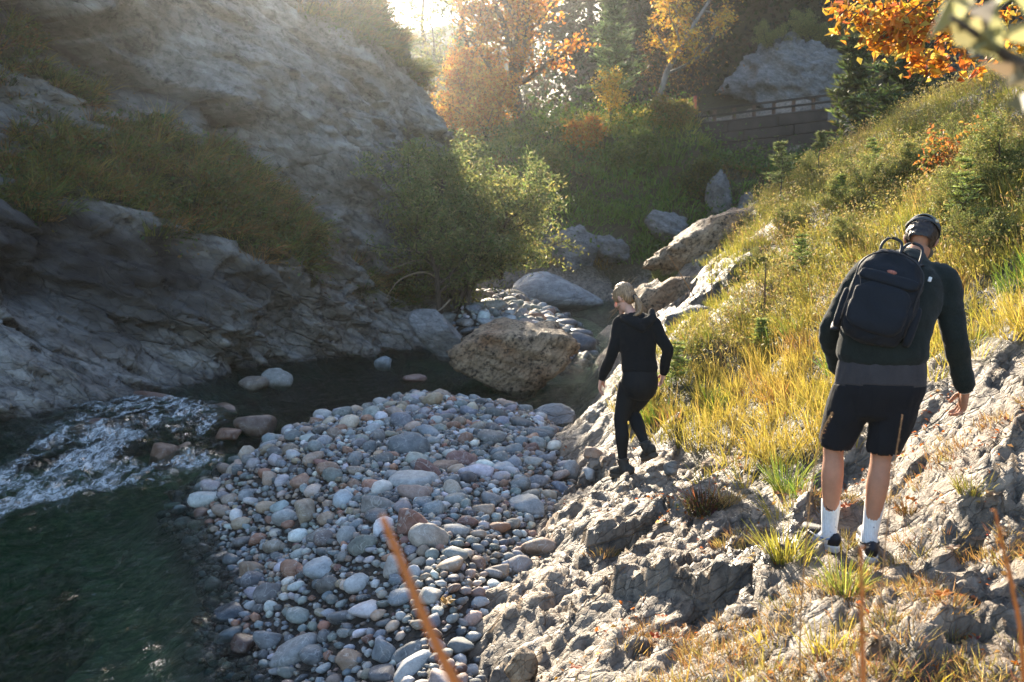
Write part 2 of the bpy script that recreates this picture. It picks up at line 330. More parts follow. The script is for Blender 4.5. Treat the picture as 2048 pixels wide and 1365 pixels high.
def ground(X, detail=True):
    """height, gravel mask, vegetation mask, wet mask of the ground at plan points X"""
    X = np.asarray(X, float); x, y = X[:, 0], X[:, 1]; Wz = Wl(x, y); P3 = np.c_[X, np.zeros(len(X))]
    sd = polysd(X, GB)+.12*fbm(P3*1.3, 3); s2 = polysd(X, GB2)
    bed = Wz-.62+.16*fbm(P3*.9, 3)-.9*sstep(9.4, 8, y)*sstep(-1.6, -2.8, x)-.5*sstep(13, 14.2, y)*sstep(20, 18, y)
    bar = -.35+.55*sstep(-.15, 1.1, sd)+np.clip(sd, 0, 2)*.05-.45*sstep(.1, -.9, sd)+.07*fbm(P3*.8+5, 2)*sstep(-.2, .6, sd)
    bar = bar-.10*sstep(9.5, 13.5, y)+.16*sstep(9.6, 12.6, y)*sstep(.4, -.3, sd)
    bed = np.maximum(bed, np.where(sd > -1.2, bar, -9))
    b2 = Wz-.25+.5*sstep(-.5, 1.0, s2)+.28*np.clip(-x+.6, 0, 3)*sstep(0, 1, s2); bed = np.maximum(bed, np.where(s2 > -.8, b2, -9))
    bk = _bank(X); veg = np.clip(idw(_vegP, _vegV, X), 0, 1)
    near = np.clip(1-y/45, 0, 1)
    if detail:
        ca, sa = math.cos(R(58)), math.sin(R(58)); s = x*ca+y*sa; t = -x*sa+y*ca
        rel = .09*ridged(np.c_[s*.5, t*1.5, x*0], 5, 2.15, .58)*(1-.35*veg)+.04*fbm(P3*2.6, 4)
        rel += .022*ridged(np.c_[s*2.2, t*9, x*0+3], 3)*(1-veg)*sstep(16, 8, y)
        rel += (.009*ridged(np.c_[s*4.5, t*11, x*0+9], 3)+.007*ridged(P3*7+4, 3)*sstep(-.1, .3, fbm(P3*.9+31, 2)))*(1-veg)*sstep(9.5, 6, y)
        lump = fbm(P3*.75+9, 3); rel += .3*lump*sstep(7, 12, y)+.5*fbm(P3*.3+2, 4)*sstep(25, 34, y)
        st = fbm(np.c_[P3[:, :2]*1.1, x*0+7], 2); rel += .06*np.round(st*5)/5*(1-veg)
        tt = t*1.25+.5*fbm(P3*.7+14, 3); saw = tt-np.floor(tt); t2 = t*5.2+.9*fbm(P3*1.9+3, 3); saw2 = t2-np.floor(t2)
        rk = (1-.7*veg)*sstep(24, 14, y); rel += rk*(.11*(saw**1.6)*sstep(-.35, .25, fbm(P3*.5+40, 2))+.026*(saw2**1.8)*sstep(12, 7, y)-.06)
        wp = .35*fbm(P3*1.1+70, 2); f1, n1 = facets(s*.9+wp, t*1.7+wp, 5); f2, n2 = facets(s*2.6+wp*2, t*5.2-wp*2, 6); f3, n3 = facets(s*7+wp*3, t*13+wp*3, 7)
        ff, fn = facets(x*.45+wp, y*.6+wp, 9); rel += .55*ff*sstep(26, 31, y)*sstep(40, 36, y); rel += rk*(.13*f1+.034*f2+.010*f3*sstep(10, 7, y)); _TONE[0] = .05+.95*np.clip(.4*n1+.35*n2+.25*n3, 0, 1)
        g1 = fbm(np.c_[s*.9, t*1.7, x*0+90], 3); g2 = fbm(np.c_[s*2.6+t, t*4.2, x*0+93], 3); rel -= rk*(.055*np.exp(-(g1/.025)**2)+.028*np.exp(-(g2/.045)**2)*sstep(11, 7, y))
        bk = bk+rel
    k = .07; h = np.clip(.5+.5*(bk-bed)/k, 0, 1); z = bed*(1-h)+bk*h+k*h*(1-h)
    wsum = np.zeros(len(X)); zs = np.zeros(len(X)); mx = np.zeros(len(X))
    for qx, qy, qz, qr in PINS: w_ = np.exp(-(((x-qx)**2+(y-qy)**2)/qr**2)**1.5); wsum += w_; zs += w_*qz; mx = np.maximum(mx, w_)
    z = np.where(wsum > 1e-4, z*(1-mx)+mx*zs/(wsum+1e-9), z)
    grav = (1-h)*1.0; wet = np.clip(sstep(.10, -.02, z-Wz), 0, 1)*np.where((sd > -.6) | (y > 9), 1, 1)
    return z, grav, veg*h, wet
def axis(segs):
    out = [segs[0][0]]
    for a, b, s0, s1 in segs:
        x = a
        while x < b-1e-6:
            f = (x-a)/(b-a); x += s0+(s1-s0)*f; out.append(min(x, b))
    return np.unique(np.round(out, 4))
gx = axis([(-26, -9, 2.2, .4), (-9, -1, .4, .1), (-1, 0, .06, .022), (0, 2.9, .0215, .0215), (2.9, 7, .022, .12), (7, 14, .15, .5), (14, 48, .6, 2.5)])
gy = axis([(-4, 2.6, .5, .05), (2.6, 8, .021, .029), (8, 15, .03, .07), (15, 32, .08, .2), (32, 46, .16, .25), (46, 100, .4, 2.5)])
GX, GY = np.meshgrid(gx, gy, indexing='ij'); XY = np.c_[GX.ravel(), GY.ravel()]
gz, ggrav, gveg, gwet = ground(XY); gtone = _TONE[0]; gdep = Wl(XY[:, 0], XY[:, 1])-gz; gbed = sstep(.03, .3, gdep)*(ggrav > .3)*sstep(34, 31, XY[:, 1])
# dark seep line below the man, orange leaf-mould stains stay in the material
seep = np.exp(-((XY[:, 0]-1.45-.25*(XY[:, 1]-5.6))/.22)**2)*sstep(7.2, 6.2, XY[:, 1])*sstep(4.4, 5.1, XY[:, 1])
t = NT('ground'); 
M_ground = M_bank
gatt = {'veg': gveg, 'wet': np.clip(gwet*(ggrav > .4)*(1-gbed)+.85*seep*(gveg < .3), 0, 1), 'stain_shade': np.clip(.95*ggrav*sstep(34, 20, XY[:, 1]), 0, .95), 'tone': gtone, 'bed': gbed}  # the dark mask here is only the dark ground under the gravel
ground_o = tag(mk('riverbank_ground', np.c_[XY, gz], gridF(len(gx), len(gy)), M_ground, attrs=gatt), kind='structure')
from mathutils.bvhtree import BVHTree
def gz_at(X): return ground(np.asarray(X, float))[0]
# fast lookup on the built grid
_GZ = gz.reshape(len(gx), len(gy)); _GV = gveg.reshape(_GZ.shape); _GG = ggrav.reshape(_GZ.shape)
def lut(A, X):
    X = np.asarray(X, float); i = np.clip(np.searchsorted(gx, X[:, 0])-1, 0, len(gx)-2); j = np.clip(np.searchsorted(gy, X[:, 1])-1, 0, len(gy)-2)
    u = np.clip((X[:, 0]-gx[i])/(gx[i+1]-gx[i]), 0, 1); v = np.clip((X[:, 1]-gy[j])/(gy[j+1]-gy[j]), 0, 1)
    return A[i, j]*(1-u)*(1-v)+A[i+1, j]*u*(1-v)+A[i, j+1]*(1-u)*v+A[i+1, j+1]*u*v
def gpt(x, y): return np.array([x, y, lut(_GZ, [[x, y]])[0]])
def hit(px, py):
    """first point of the built ground seen at a pixel"""
    d = ray(px, py); ts = np.linspace(1.5, 90, 6000); P = np.array([0, 0, CAMZ])+ts[:, None]*d
    b = np.nonzero(P[:, 2] < lut(_GZ, P[:, :2]))[0]
    return P[b[0]] if len(b) else P[-1]

# ---- left cliff: relief over its own wall plane (u along the wall, v up, w out of it)
CA = np.array([-6.5, 12.5]); CD = np.array([.4, .917]); CN = np.array([.917, -.4])
def c_uvw(p): q = p[:2]-CA; return np.array([q@CD, p[2], q@CN])
CK = [(0,835,12.4),(150,800,13.4),(320,768,15.2),(450,748,16.2),(600,722,18.2),(750,702,19.4),(850,690,20.2),(0,640,13.4),(180,690,14.7),(80,740,13.2),(250,735,14.9),
 (0,600,14.5),(100,520,15.3),(300,560,16.1),(420,640,16.2),(490,670,17.1),(0,430,15.1),(200,440,15.9),(400,500,16.7),(520,520,17),(550,620,17.5),(700,640,19),(800,640,20.1),(470,720,17),
 (0,340,16.4),(150,300,17.2),(300,280,18.2),(450,300,19.2),(550,400,19),(450,420,17.7),(300,380,17),(600,480,18.6),(700,545,20),
 (130,60,19),(300,160,19.6),(450,240,20.2),(600,420,20.3),(0,150,18),(200,20,18.6),(400,60,20),(400,180,19.5),(520,230,19.8),(650,430,19.9),(600,100,21.4),(600,250,20.4),(700,350,20.9),
 (800,450,22),(750,560,21.2),(760,200,22.6),(840,300,23.6),(700,0,24),(840,190,24.8),(885,290,24.4),(770,60,25.6),(880,420,23.4),(860,560,22),(60,-60,18.5),(400,-100,21)]
ck = np.array([c_uvw(at(*c)) for c in CK])
extra = [(-6,0,.5),(-6,3,-1.2),(-6,8,-3),(-6,14,-7),(-12,0,0),(-12,6,-3),(-12,14,-8),(0,10,-4.0),(4,10.2,-4.0),(8,10,-3.6),(0,13,-8),(4,13,-8),(8,12.5,-8),(0,17,-14),(6,17,-14),(11,9.2,-3.6),(11,11.5,-7.5),(11,15,-13),(13,9.0,-4.1),(13.2,11.5,-8.5),
 (14.6,8.5,-4.6),(15.4,6,-4.2),(15.8,3,-4.5),(15.5,0,-4.0),(16,11,-9),(16.5,17,-16),(18,0,-9),(18,8,-10),(18,14,-15),(-6,-2,1.2),(0,-2,1.6),(6,-2,1.6),(12,-2,1.2),(14.5,-2,-1)]
ck = np.vstack([ck, extra]); _cl = TPS(ck[:, :2], ck[:, 2], .03)
CRK = np.array([c_uvw(at(*c))[:2] for c in [(60,-20,18.2),(130,30,18.5),(300,140,19.3),(500,250,19.8),(640,450,19.9)]])
def crack(U):
    """distance to the diagonal break; sign + = below-left of it"""
    d = np.full(len(U), 1e9); s = np.zeros(len(U))
    for a, b in zip(CRK[:-1], CRK[1:]):
        e = b-a; w_ = U-a; t = np.clip((w_@e)/(e@e), 0, 1); q = w_-t[:, None]*e; dd = np.hypot(*q.T); cr = e[0]*w_[:, 1]-e[1]*w_[:, 0]
        m_ = dd < d; d[m_] = dd[m_]; s[m_] = -np.sign(cr[m_])
    return d*s
def cliff_w(U):
    w_ = _cl(U); c = crack(U); P3 = np.c_[U, U[:, 0]*0]
    inr = sstep(-1.2, .5, U[:, 0])*sstep(8.6, 6.6, U[:, 0])
    w_ = w_-inr*.95*np.where(c > 0, np.exp(-c/.5), 0)+inr*.34*np.where(c <= 0, np.exp(c/.35), 0)
    ca, sa = math.cos(R(-34)), math.sin(R(-34)); s = U[:, 0]*ca+U[:, 1]*sa; t = -U[:, 0]*sa+U[:, 1]*ca
    w_ = w_+.34*fbm(P3*.42+3, 3)+.20*ridged(np.c_[s*.35, t*1.25, s*0], 5, 2.1, .55)+.05*ridged(P3*1.6+8, 4)
    w_ += .015*ridged(np.c_[s*2, t*6, s*0+1], 3)
    tt = t*.75+.55*fbm(P3*.45+21, 3); saw = tt-np.floor(tt); t2 = t*2.6+.8*fbm(P3*1.1+5, 3)-s*.35; saw2 = t2-np.floor(t2)
    wp = .35*fbm(P3*.6+70, 2); f1, n1 = facets(s*.42+wp, t*.95+wp, 11); f2, n2 = facets(s*1.1+wp*2, t*2.6-wp, 12); f3, n3 = facets(s*3.2+wp*3, t*6.5+wp*3, 13)
    w_ += .42*f1+.20*f2+.075*f3; _TONE[0] = .05+.95*np.clip(.4*n1+.35*n2+.25*n3, 0, 1)
    w_ += (.30*(1-saw)**1.7-.1)*sstep(-.25, .3, fbm(P3*.35+50, 2))+.075*(1-saw2)**2*sstep(-.2, .25, fbm(P3*.8+60, 2))
    g1 = fbm(np.c_[s*.38, t*.8, s*0+90], 3); g2 = fbm(np.c_[s*.9+t*.5, t*1.9, s*0+93], 3); g3 = fbm(np.c_[s*2.2-t, t*3.4, s*0+95], 3)
    w_ -= .2*np.exp(-(g1/.022)**2)+.08*np.exp(-(g2/.03)**2)
    return w_, c
cu = axis([(-10, -1.4, .4, .08), (-1.4, 14.9, .05, .05), (14.9, 18, .08, .3)]); cv = axis([(-1.2, -.4, .15, .06), (-.4, 9.4, .05, .05), (9.4, 17, .08, .4)]); U, Vv = np.meshgrid(cu, cv, indexing='ij'); UV = np.c_[U.ravel(), Vv.ravel()]
cw, cc = cliff_w(UV); ctone = _TONE[0]
def c_xyz(U, w_): return np.c_[CA+U[:, :1]*CD+w_[:, None]*CN, U[:, 1]]
CXYZ = c_xyz(UV, cw)
# vegetated ledges and slab-top turf, as areas of the wall given by pixel outline
def wallpoly(pp): return np.array([c_uvw(at(*p))[:2] for p in pp])
LEDGE = [wallpoly([(-80,420,15.3),(-60,300,16.6),(120,255,17.3),(280,215,18.5),(430,290,19.2),(540,360,19.2),(610,470,18.6),(600,540,18.4),(480,520,17.2),(300,440,16.4),(150,420,15.8)]),
         wallpoly([(20,60,18.4),(90,40,18.8),(200,120,19),(250,180,18.8),(200,210,18.3),(60,130,17.8)]),
         wallpoly([(560,0,22.5),(700,-60,25),(800,40,26),(880,170,25),(900,290,24.4),(850,230,24.4),(760,120,23.4),(640,110,22)]),
         wallpoly([(620,520,19.6),(720,560,20.6),(860,560,22),(880,620,21.6),(760,610,20.8),(640,580,19.6)])]
cveg = np.zeros(len(UV)); nz = .35*fbm(np.c_[UV*.9, UV[:, 0]*0+4], 4)
for P_, sc_ in zip(LEDGE, (1, 1, .45, .6)): cveg = np.maximum(cveg, sc_*sstep(-.3, .35, polysd(UV, P_)+nz*1.6+.75*fbm(np.c_[UV*1.9, UV[:, 0]*0+14], 3)-.12))
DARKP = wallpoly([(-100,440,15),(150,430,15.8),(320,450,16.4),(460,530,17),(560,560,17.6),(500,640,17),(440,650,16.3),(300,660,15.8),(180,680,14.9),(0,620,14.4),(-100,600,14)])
cst_shade = 1.0*sstep(-.4, .4, polysd(UV, DARKP)+nz)*(.78+.5*fbm(np.c_[UV*1.5, UV[:, 0]*0], 3))+.7*np.where(cc > 0, np.exp(-cc/.5), 0)*sstep(-1, .5, UV[:, 0])  # dark lichen plus shade painted into the rock; also darker just below the break
lft_shade = sstep(5, -1, UV[:, 0]-.25*UV[:, 1])*.8*sstep(1.2, 3, UV[:, 1])  # left part of the wall: shade painted into the rock colour
cwet = sstep(.2, -.05, UV[:, 1]-Wl(CXYZ[:, 0], CXYZ[:, 1]))
cliff_o = tag(mk('limestone_cliff', CXYZ, gridF(len(cu), len(cv))[:, ::-1], M_cliff, attrs={'veg': cveg, 'stain_shade': np.clip(cst_shade+lft_shade, 0, .95), 'wet': cwet*.8, 'tone': ctone}), kind='structure')

# ---- water: one closed body, upper pool, rapid, lower pool
FO = [[(150,835),(250,806),(330,803),(430,826),(440,862),(330,872),(200,862)], [(70,930),(150,872),(260,858),(300,905),(270,965),(140,968)], [(-60,1000),(50,952),(170,962),(260,960),(410,932),(430,950),(300,985),(120,1030),(-60,1075)]]
FOz = [-.05, -.2, -.33]
foamP = [np.array([atz(a, b, z)[:2] for a, b in P_]) for P_, z in zip(FO, FOz)]
wx = axis([(-11, -7, .25, .06), (-7, -.2, .055, .06), (-.2, 7, .08, .2)]); wy = axis([(2.5, 5, .12, .05), (5, 13, .055, .055), (13, 20, .05, .09), (20, 33, .1, .25)])
A, B = np.meshgrid(wx, wy, indexing='ij'); WX = np.c_[A.ravel(), B.ravel()]; P3 = np.c_[WX, WX[:, 0]*0]
fsd = np.max([polysd(WX, p) for p in foamP], axis=0)
rapid = sstep(8.2, 9.4, WX[:, 1])*sstep(13.6, 12.2, WX[:, 1])*sstep(-.5, -1.6, WX[:, 0])
flow = np.array([-.25, -.97]); fs = WX@flow; ft = WX@np.array([.97, -.25])
near = sstep(12, 6, WX[:, 1])
wz = Wl(WX[:, 0], WX[:, 1])+.011*fbm(np.c_[fs*1.6, ft*3.2, fs*0], 4)+near*.034*ridged(np.c_[fs*2.2+1.2*pn(P3*.9), ft*4.2, fs*0+8], 3)+near*.06*fbm(np.c_[fs*2.4+1.5*pn(P3*.8), ft*1.5, fs*0+3], 4, 2.2, .6)
tur = np.clip(sstep(-.5, .2, fsd), 0, 1)
wz += rapid*.10*ridged(np.c_[fs*.9, ft*1.3, fs*0], 4)+tur*(.09*ridged(np.c_[fs*1.8, ft*2.6, fs*0+5], 4)+.045*fbm(P3*8, 3)+.02)
foam = np.clip(sstep(-.25, .35, fsd+.7*fbm(np.c_[fs*1.3, ft*3.6, fs*0], 5)), 0, 1)*np.clip(.1+1.1*ridged(np.c_[fs*1.1, ft*3.8, fs*0+2], 5), 0, 1)
wv = np.c_[WX, wz]; nu, nv = len(wx), len(wy); idx = np.arange(nu*nv).reshape(nu, nv)
loop = np.r_[idx[:-1, 0], idx[-1, :-1], idx[:0:-1, -1], idx[0, :0:-1]]
lowv = wv[loop].copy(); lowv[:, 2] = -3.2; nb = len(loop); l0 = nu*nv+np.arange(nb)
side = np.c_[loop, l0, np.roll(l0, -1), np.roll(loop, -1)]
t = NT('river_water'); v = t.geo(); fm = t.attr('foam')
rip = t.noise(t.mapv(v, (3.0, 1.2, 1), (0, 0, R(16))), 3.2, 5, .6, .8); rip2 = t.noise(v, 28, 3, .6)
h = t.math('ADD', rip, t.math('MULTIPLY', rip2, .12)); nr = t.bump(h, 1.0, .28)
gl = t.n('BsdfGlossy', {'Color': (1, 1, 1), 'Roughness': .06, 'Normal': nr}).outputs[0]; tp = t.n('BsdfTransparent', {'Color': (.93, 1, .97)}).outputs[0]
fr = t.n('Fresnel', {'IOR': 1.33, 'Normal': nr}).outputs[0]
wsh = t.n('MixShader', {0: fr, 1: tp, 2: gl}).outputs[0]
fnz = t.noise(t.mapv(v, (3.2, 1.3, 3), (0, 0, R(16))), 7, 9, .78, .6); fmask = t.rng(t.math('ADD', t.math('MULTIPLY', fm, .8), t.rng(fnz, .3, .7, -.6, .6)), .34, 1.15, 0, .9)
fsh = t.bsdf((.74, .8, .82), .4, t.bump(fnz, .6, .04)); wsh = t.n('MixShader', {0: fmask, 1: wsh, 2: fsh}).outputs[0]
va = t.n('VolumeAbsorption', {'Color': (.20, .82, .60), 'Density': 1.0}).outputs[0]
M_water = t.done(wsh, va)
water_o = tag(mk('river_water', np.vstack([wv, lowv]), [gridF(nu, nv), side, l0[None, ::-1]], M_water, attrs={'foam': np.r_[foam, np.zeros(nb)]}), kind='structure')

# ================================================================== STONES
def stonemat(name, objcol):
    t = NT(name)
    if objcol:
        oi = t.n('ObjectInfo'); c = oi.outputs['Color']; wet = oi.outputs['Alpha']; rn = oi.outputs['Random']
        v = t.n('VectorMath', {0: t.geo(), 1: t.n('CombineXYZ', {'X': t.math('MULTIPLY', rn, 37.0)}).outputs[0]}, operation='ADD').outputs[0]
    else: c = t.attr('col', 'Color'); wet = t.attr('wet'); v = t.geo()
    a = t.noise(v, 14, 8, .7); b = t.noise(v, 70, 4, .7); vein = t.noise(v, 7, 3, .5, 1.2)
    c = t.mix(t.rng(a, .3, .7), t.mix(1, c, (.55, .53, .52), 'MULTIPLY'), t.mix(.18, c, (.8, .78, .74)))
    c = t.mix(t.rng(b, .5, .75, 0, .4), c, (.06, .055, .05))
    vn = t.rng(t.math('ABSOLUTE', t.math('SUBTRACT', vein, .5)), .012, 0, 0, .45); c = t.mix(vn, c, (.62, .6, .56))
    wz = t.math('MULTIPLY', wet, .62); c = t.mix(wz, c, t.mix(1, c, (.12, .11, .1), 'MULTIPLY'))
    rg = t.math('SUBTRACT', t.rng(a, .3, .7, .62, .8), t.math('MULTIPLY', wet, .45))
    return t.done(t.bsdf(c, rg, t.bump(t.math('ADD', a, t.math('MULTIPLY', b, .4)), .5, .012), Specular_IOR_Level=.4))
M_stone = stonemat('river_stone', True); M_mass = stonemat('river_stone_mass', False)
PAL = {'pale grey': ((.50, .51, .51), 20), 'blue-grey': ((.22, .26, .29), 16), 'mid-grey': ((.27, .28, .28), 18), 'whitish': ((.68, .68, .65), 10), 'tan': ((.40, .29, .20), 15),
       'rusty brown': ((.32, .14, .07), 8), 'dark slate': ((.075, .085, .095), 12), 'dull red': ((.20, .075, .055), 3), 'greenish grey': ((.2, .23, .21), 7), 'beige': ((.48, .40, .31), 10)}
PN = list(PAL); PW = np.array([PAL[k][1] for k in PN], float); PW /= PW.sum(); PC = np.array([PAL[k][0] for k in PN])
SH2 = [rockshape(2, 100+i, 11, 10, .07, lo=.6, ball=1.04) for i in range(16)]; SH1 = [rockshape(1, 200+i, 9, 9, .04, lo=.62, ball=1.04) for i in range(16)]; SH3 = [rockshape(3, 300+i, 12, 13, .08, lo=.58, ball=1.05) for i in range(8)]
def proj(p):
    d = np.asarray(p)-np.array([0, 0, CAMZ]); c, s = math.cos(PITCH), math.sin(PITCH); f = d[1]*c-d[2]*s; u = d[1]*s+d[2]*c
    return 1024+FPX*d[0]/f, 682.5-FPX*u/f
# landmark cobbles: pixel centre, width and height in pixels, colour, tilt, words
LM = [(827,1048,66,64,(.26,.10,.06),0,'red-brown mottled stone with tan patches','mottled red-brown stone'),(855,1076,66,52,(.38,.33,.27),.1,'speckled grey-tan stone leaning on the mottled red one','speckled grey-tan stone'),
 (826,962,86,44,(.42,.43,.42),0,'largest pale grey rounded stone in the middle of the bar','large pale grey stone'),(832,986,70,38,(.36,.25,.2),.25,'pinkish tan oblong stone lying against the large pale one','pinkish oblong stone'),
 (611,1026,44,56,(.42,.33,.23),-.5,'tan egg-shaped stone standing on its end','tan egg-shaped stone'),(604,963,38,28,(.38,.2,.12),0,'orange-tan round stone left of the bar centre','orange-tan round stone'),
 (571,1036,46,36,(.42,.44,.44),.15,'pale oblong stone beside the tan egg-shaped one','pale oblong stone'),(822,893,70,48,(.12,.15,.17),.1,'big dark blue-grey angular stone in the upper bar','big dark blue-grey stone'),
 (755,1010,68,42,(.27,.25,.23),-.1,'flat grey-brown slab stone in mid bar','flat grey-brown slab'),(922,921,52,34,(.22,.09,.07),.1,'dark red-brown stone in the upper bar','dark red-brown stone'),
 (889,932,50,24,(.27,.15,.09),-.1,'flat brown stone in front of the dark red-brown one','flat brown stone'),(833,794,38,20,(.55,.53,.48),0,'small whitish stone at the far tip of the bar','whitish tip stone'),
 (789,1137,48,48,(.46,.42,.38),.1,'pale round stone with a tan side, behind the orange stem','pale tan-sided stone'),(643,1138,58,42,(.4,.44,.46),.1,'pale bluish blocky stone in the lower left bar','pale bluish block'),
 (656,1170,42,38,(.12,.11,.1),0,'dark brown-grey round stone below the bluish block','dark round stone'),(718,1168,48,36,(.5,.51,.5),-.15,'whitish angular stone in the lower bar','whitish angular stone'),
 (502,1138,50,38,(.32,.2,.12),-.3,'brown stone with tan top at the water edge','brown tan-topped stone'),(536,1190,46,44,(.13,.12,.12),-.4,'dark grooved stone near the pool edge','dark grooved stone'),
 (590,1302,92,50,(.27,.28,.28),-.5,'long grey streaked stone lying aslant at the water edge','long grey streaked stone'),(537,1279,58,40,(.16,.17,.18),.4,'dark grey veined stone at the water edge','dark veined stone'),
 (487,1292,68,42,(.2,.09,.05),.1,'wet rust-brown boulder half out of the pool','wet rust boulder'),(462,1227,62,36,(.09,.13,.17),0,'wet dark blue stone standing in the shallows','wet dark blue stone'),
 (548,1093,38,30,(.33,.28,.22),.1,'tan-grey round stone at the left bar edge','tan-grey edge stone'),(652,1079,38,32,(.15,.11,.1),.1,'dark brown stone in the left middle of the bar','dark brown stone'),
 (772,1305,54,50,(.2,.23,.26),.2,'blue-grey stone with white veins near the bottom','veined blue-grey stone'),(822,1304,70,32,(.12,.14,.15),-.5,'long smooth dark slate stone near the bottom','long slate stone'),
 (700,1320,50,42,(.3,.19,.11),.2,'brown angular stone near the bottom edge','brown angular stone'),(997,1142,46,30,(.35,.26,.18),0,'tan loaf-shaped stone at the right of the bar','tan loaf-shaped stone'),
 (862,1195,54,34,(.46,.43,.37),.15,'pale beige flat stone near the fallen leaf','pale beige stone'),(1056,1012,66,40,(.3,.33,.34),.2,'large grey oblong stone near the bank rock','large grey oblong stone'),
 (1078,1095,62,40,(.36,.22,.13),.05,'brown wedge-shaped stone touching the bank rock','brown wedge stone'),(1042,1132,48,36,(.38,.3,.25),0,'pinkish beige round stone below the brown wedge','pinkish beige stone'),
 (1190,908,44,26,(.42,.25,.15),.1,'sunlit orange-brown stone left of the woman\'s boot','sunlit orange-brown stone'),(1142,943,30,40,(.33,.34,.33),.2,'upright grey stone in the sun left of the woman','upright grey stone'),
 (982,876,50,34,(.13,.14,.14),.2,'dark greenish pitted stone in the upper right bar','dark pitted stone'),(968,1020,44,28,(.42,.3,.2),.1,'orange-beige stone right of the bar centre','orange-beige stone'),
 (1178,950,34,30,(.5,.48,.45),0,'white round stone beside the upright grey one','white round stone'),(1010,936,40,22,(.45,.47,.48),.1,'pale flat stone in the upper right bar','pale flat stone'),
 (956,1187,28,26,(.24,.13,.1),0,'small round rusty stone right of the fallen leaf','small rusty stone'),(660,940,42,28,(.3,.17,.1),.2,'rust-coloured angular stone in the upper left bar','rust angular stone')]
placed = []                     # x, y, r
inst = []                       # dicts of candidate stones
def addinst(p, s, eul, col, cname, wet, sub3=False, lab=None, short=None, name='cobble'):
    placed.append((p[0], p[1], (s[0]+s[1])*.5)); inst.append(dict(p=np.array(p), s=np.array(s), e=eul, c=col, cn=cname, w=wet, lab=lab, short=short, big=sub3, name=name, px=proj(p)))
for px, py, wpx, hpx, c, tilt, lab, short in LM:
    g = hit(px, py+hpx*.32); d = g[1]; w_ = wpx/FPX*d/2/.86; h_ = hpx/FPX*d/2/.88
    c3 = at(px, py, d+w_*.35)
    wet = 1 if ('wet' in lab) else .0
    addinst(c3, (w_, (w_+h_)*.5, h_), (0, tilt, 0), c, None, wet, True, lab, short)
rs = np.random.default_rng(21)
cell = .34; H = {}
def hadd(x, y, r): H.setdefault((int(x//cell), int(y//cell)), []).append((x, y, r))
for q in placed: hadd(*q)
def free(x, y, r, k):
    a, b = int(x//cell), int(y//cell)
    for i in (-1, 0, 1):
        for j in (-1, 0, 1):
            for (X, Y, rr) in H.get((a+i, b+j), ()):
                if (X-x)**2+(Y-y)**2 < (k*(r+rr))**2: return False
    return True
def scatter(n, rlo, rhi, k, region, tries=4, expo=2.0):
    out = []
    N = n*tries*4; X = region(N); r = np.sort(rlo+(rhi-rlo)*rs.random(len(X))**expo)[::-1] if rlo > .05 else rlo+(rhi-rlo)*rs.random(len(X))**expo
    for x, y, r_ in zip(X[:, 0], X[:, 1], r):
        if free(x, y, r_, k): hadd(x, y, r_); out.append((x, y, r_))
        if len(out) >= n: break
    return np.array(out).reshape(-1, 3)
def reg_bar(N):
    y = 4.3+10.2*rs.random(N)**1.15; X = np.c_[rs.uniform(-3.6, 1.4, N), y]; s = polysd(X, GB)+.1*fbm(np.c_[X*1.3, y*0], 2)
    g = lut(_GG, X); return X[(s > -.28) & (g > .45)]
def reg_far(N):
    X = reg_bar(N*2); return X[X[:, 1] > 7.6]
def reg_mid(N):
    X = reg_bar(N*2); return X[(X[:, 1] > 6.8) | (rs.random(len(X)) < .3)]
def reg_up(N):
    X = np.c_[rs.uniform(-2.2, 1.8, N), rs.uniform(17.4, 27.5, N)]; return X[polysd(X, GB2) > -.15]
SC = [(scatter(30, .09, .125, 1.0, reg_far, 6), 0), (scatter(300, .055, .085, 1.0, reg_mid, 6, 1.8), 0), (scatter(2300, .032, .055, .88, reg_bar, 6, 1.5), 0), (scatter(6500, .015, .032, .82, reg_bar, 5, 1.2), 0),
      (scatter(8, .18, .28, .95, reg_up, 5), 1), (scatter(180, .1, .16, .95, reg_up, 5), 1), (scatter(1000, .05, .1, .85, reg_up, 5), 1)]
allst = []
for arr, up in SC:
    if not len(arr): continue
    z = lut(_GZ, arr[:, :2]); ci = rs.choice(len(PN), len(arr), p=PW)
    zon = fbm(np.c_[arr[:, :2]*.5, z*0+8], 2)
    for (x, y, r), zz, k in zip(arr, z, ci):
        fl = rs.uniform(.5, .85); el = rs.uniform(.95, 1.35); wz = float(Wl(np.array([x]), np.array([y]))[0]); sink = .25 if r > .05 else .15
        zc = zz+r*fl*(.72-sink); wet = float(np.clip((wz+.08-zz)/.12, 0, 1))
        c = PC[k]*rs.uniform(.5, 1.4)*(.72 if r < .032 else 1)*(1+rs.normal(0, .05, 3))
        allst.append((x, y, zc, r*el, r/el**.4, r*fl, rs.uniform(0, 6.28), rs.normal(0, .28), rs.normal(0, .28), c, PN[k], wet))
# the largest in the picture become single things
sz = np.array([s[3]/s[1] for s in allst]); px = np.array([proj(s[:3]) for s in allst]); vis = (px[:, 0] > -20) & (px[:, 0] < 2060) & (px[:, 1] < 1385)
vis &= ~((px[:, 0] > 1195) & (px[:, 1] < 820)); order = np.argsort(-np.where(vis, sz, 0)); NS = 300-len(LM); solo = set(order[:NS].tolist())
for i in order[:NS]:
    s = allst[i]; addinst(s[:3], s[3:6], (s[7], s[8], s[6]), s[9], s[10], s[11], s[3]/s[1] > .016)
def words(r, fl, y):
    big = 'fist-sized' if r < .055 else 'small' if r < .07 else 'mid-sized' if r < .095 else 'large'
    return big, ('flat' if fl < .6 else 'round' if fl > .76 else 'oblong')
lmk = [(d['px'], d['short']) for d in inst if d['short']]
ORD = ['', 'second ', 'third ', 'fourth ', 'fifth ', 'sixth ', 'seventh ', 'eighth ', 'ninth ', 'tenth ']
cand = {}
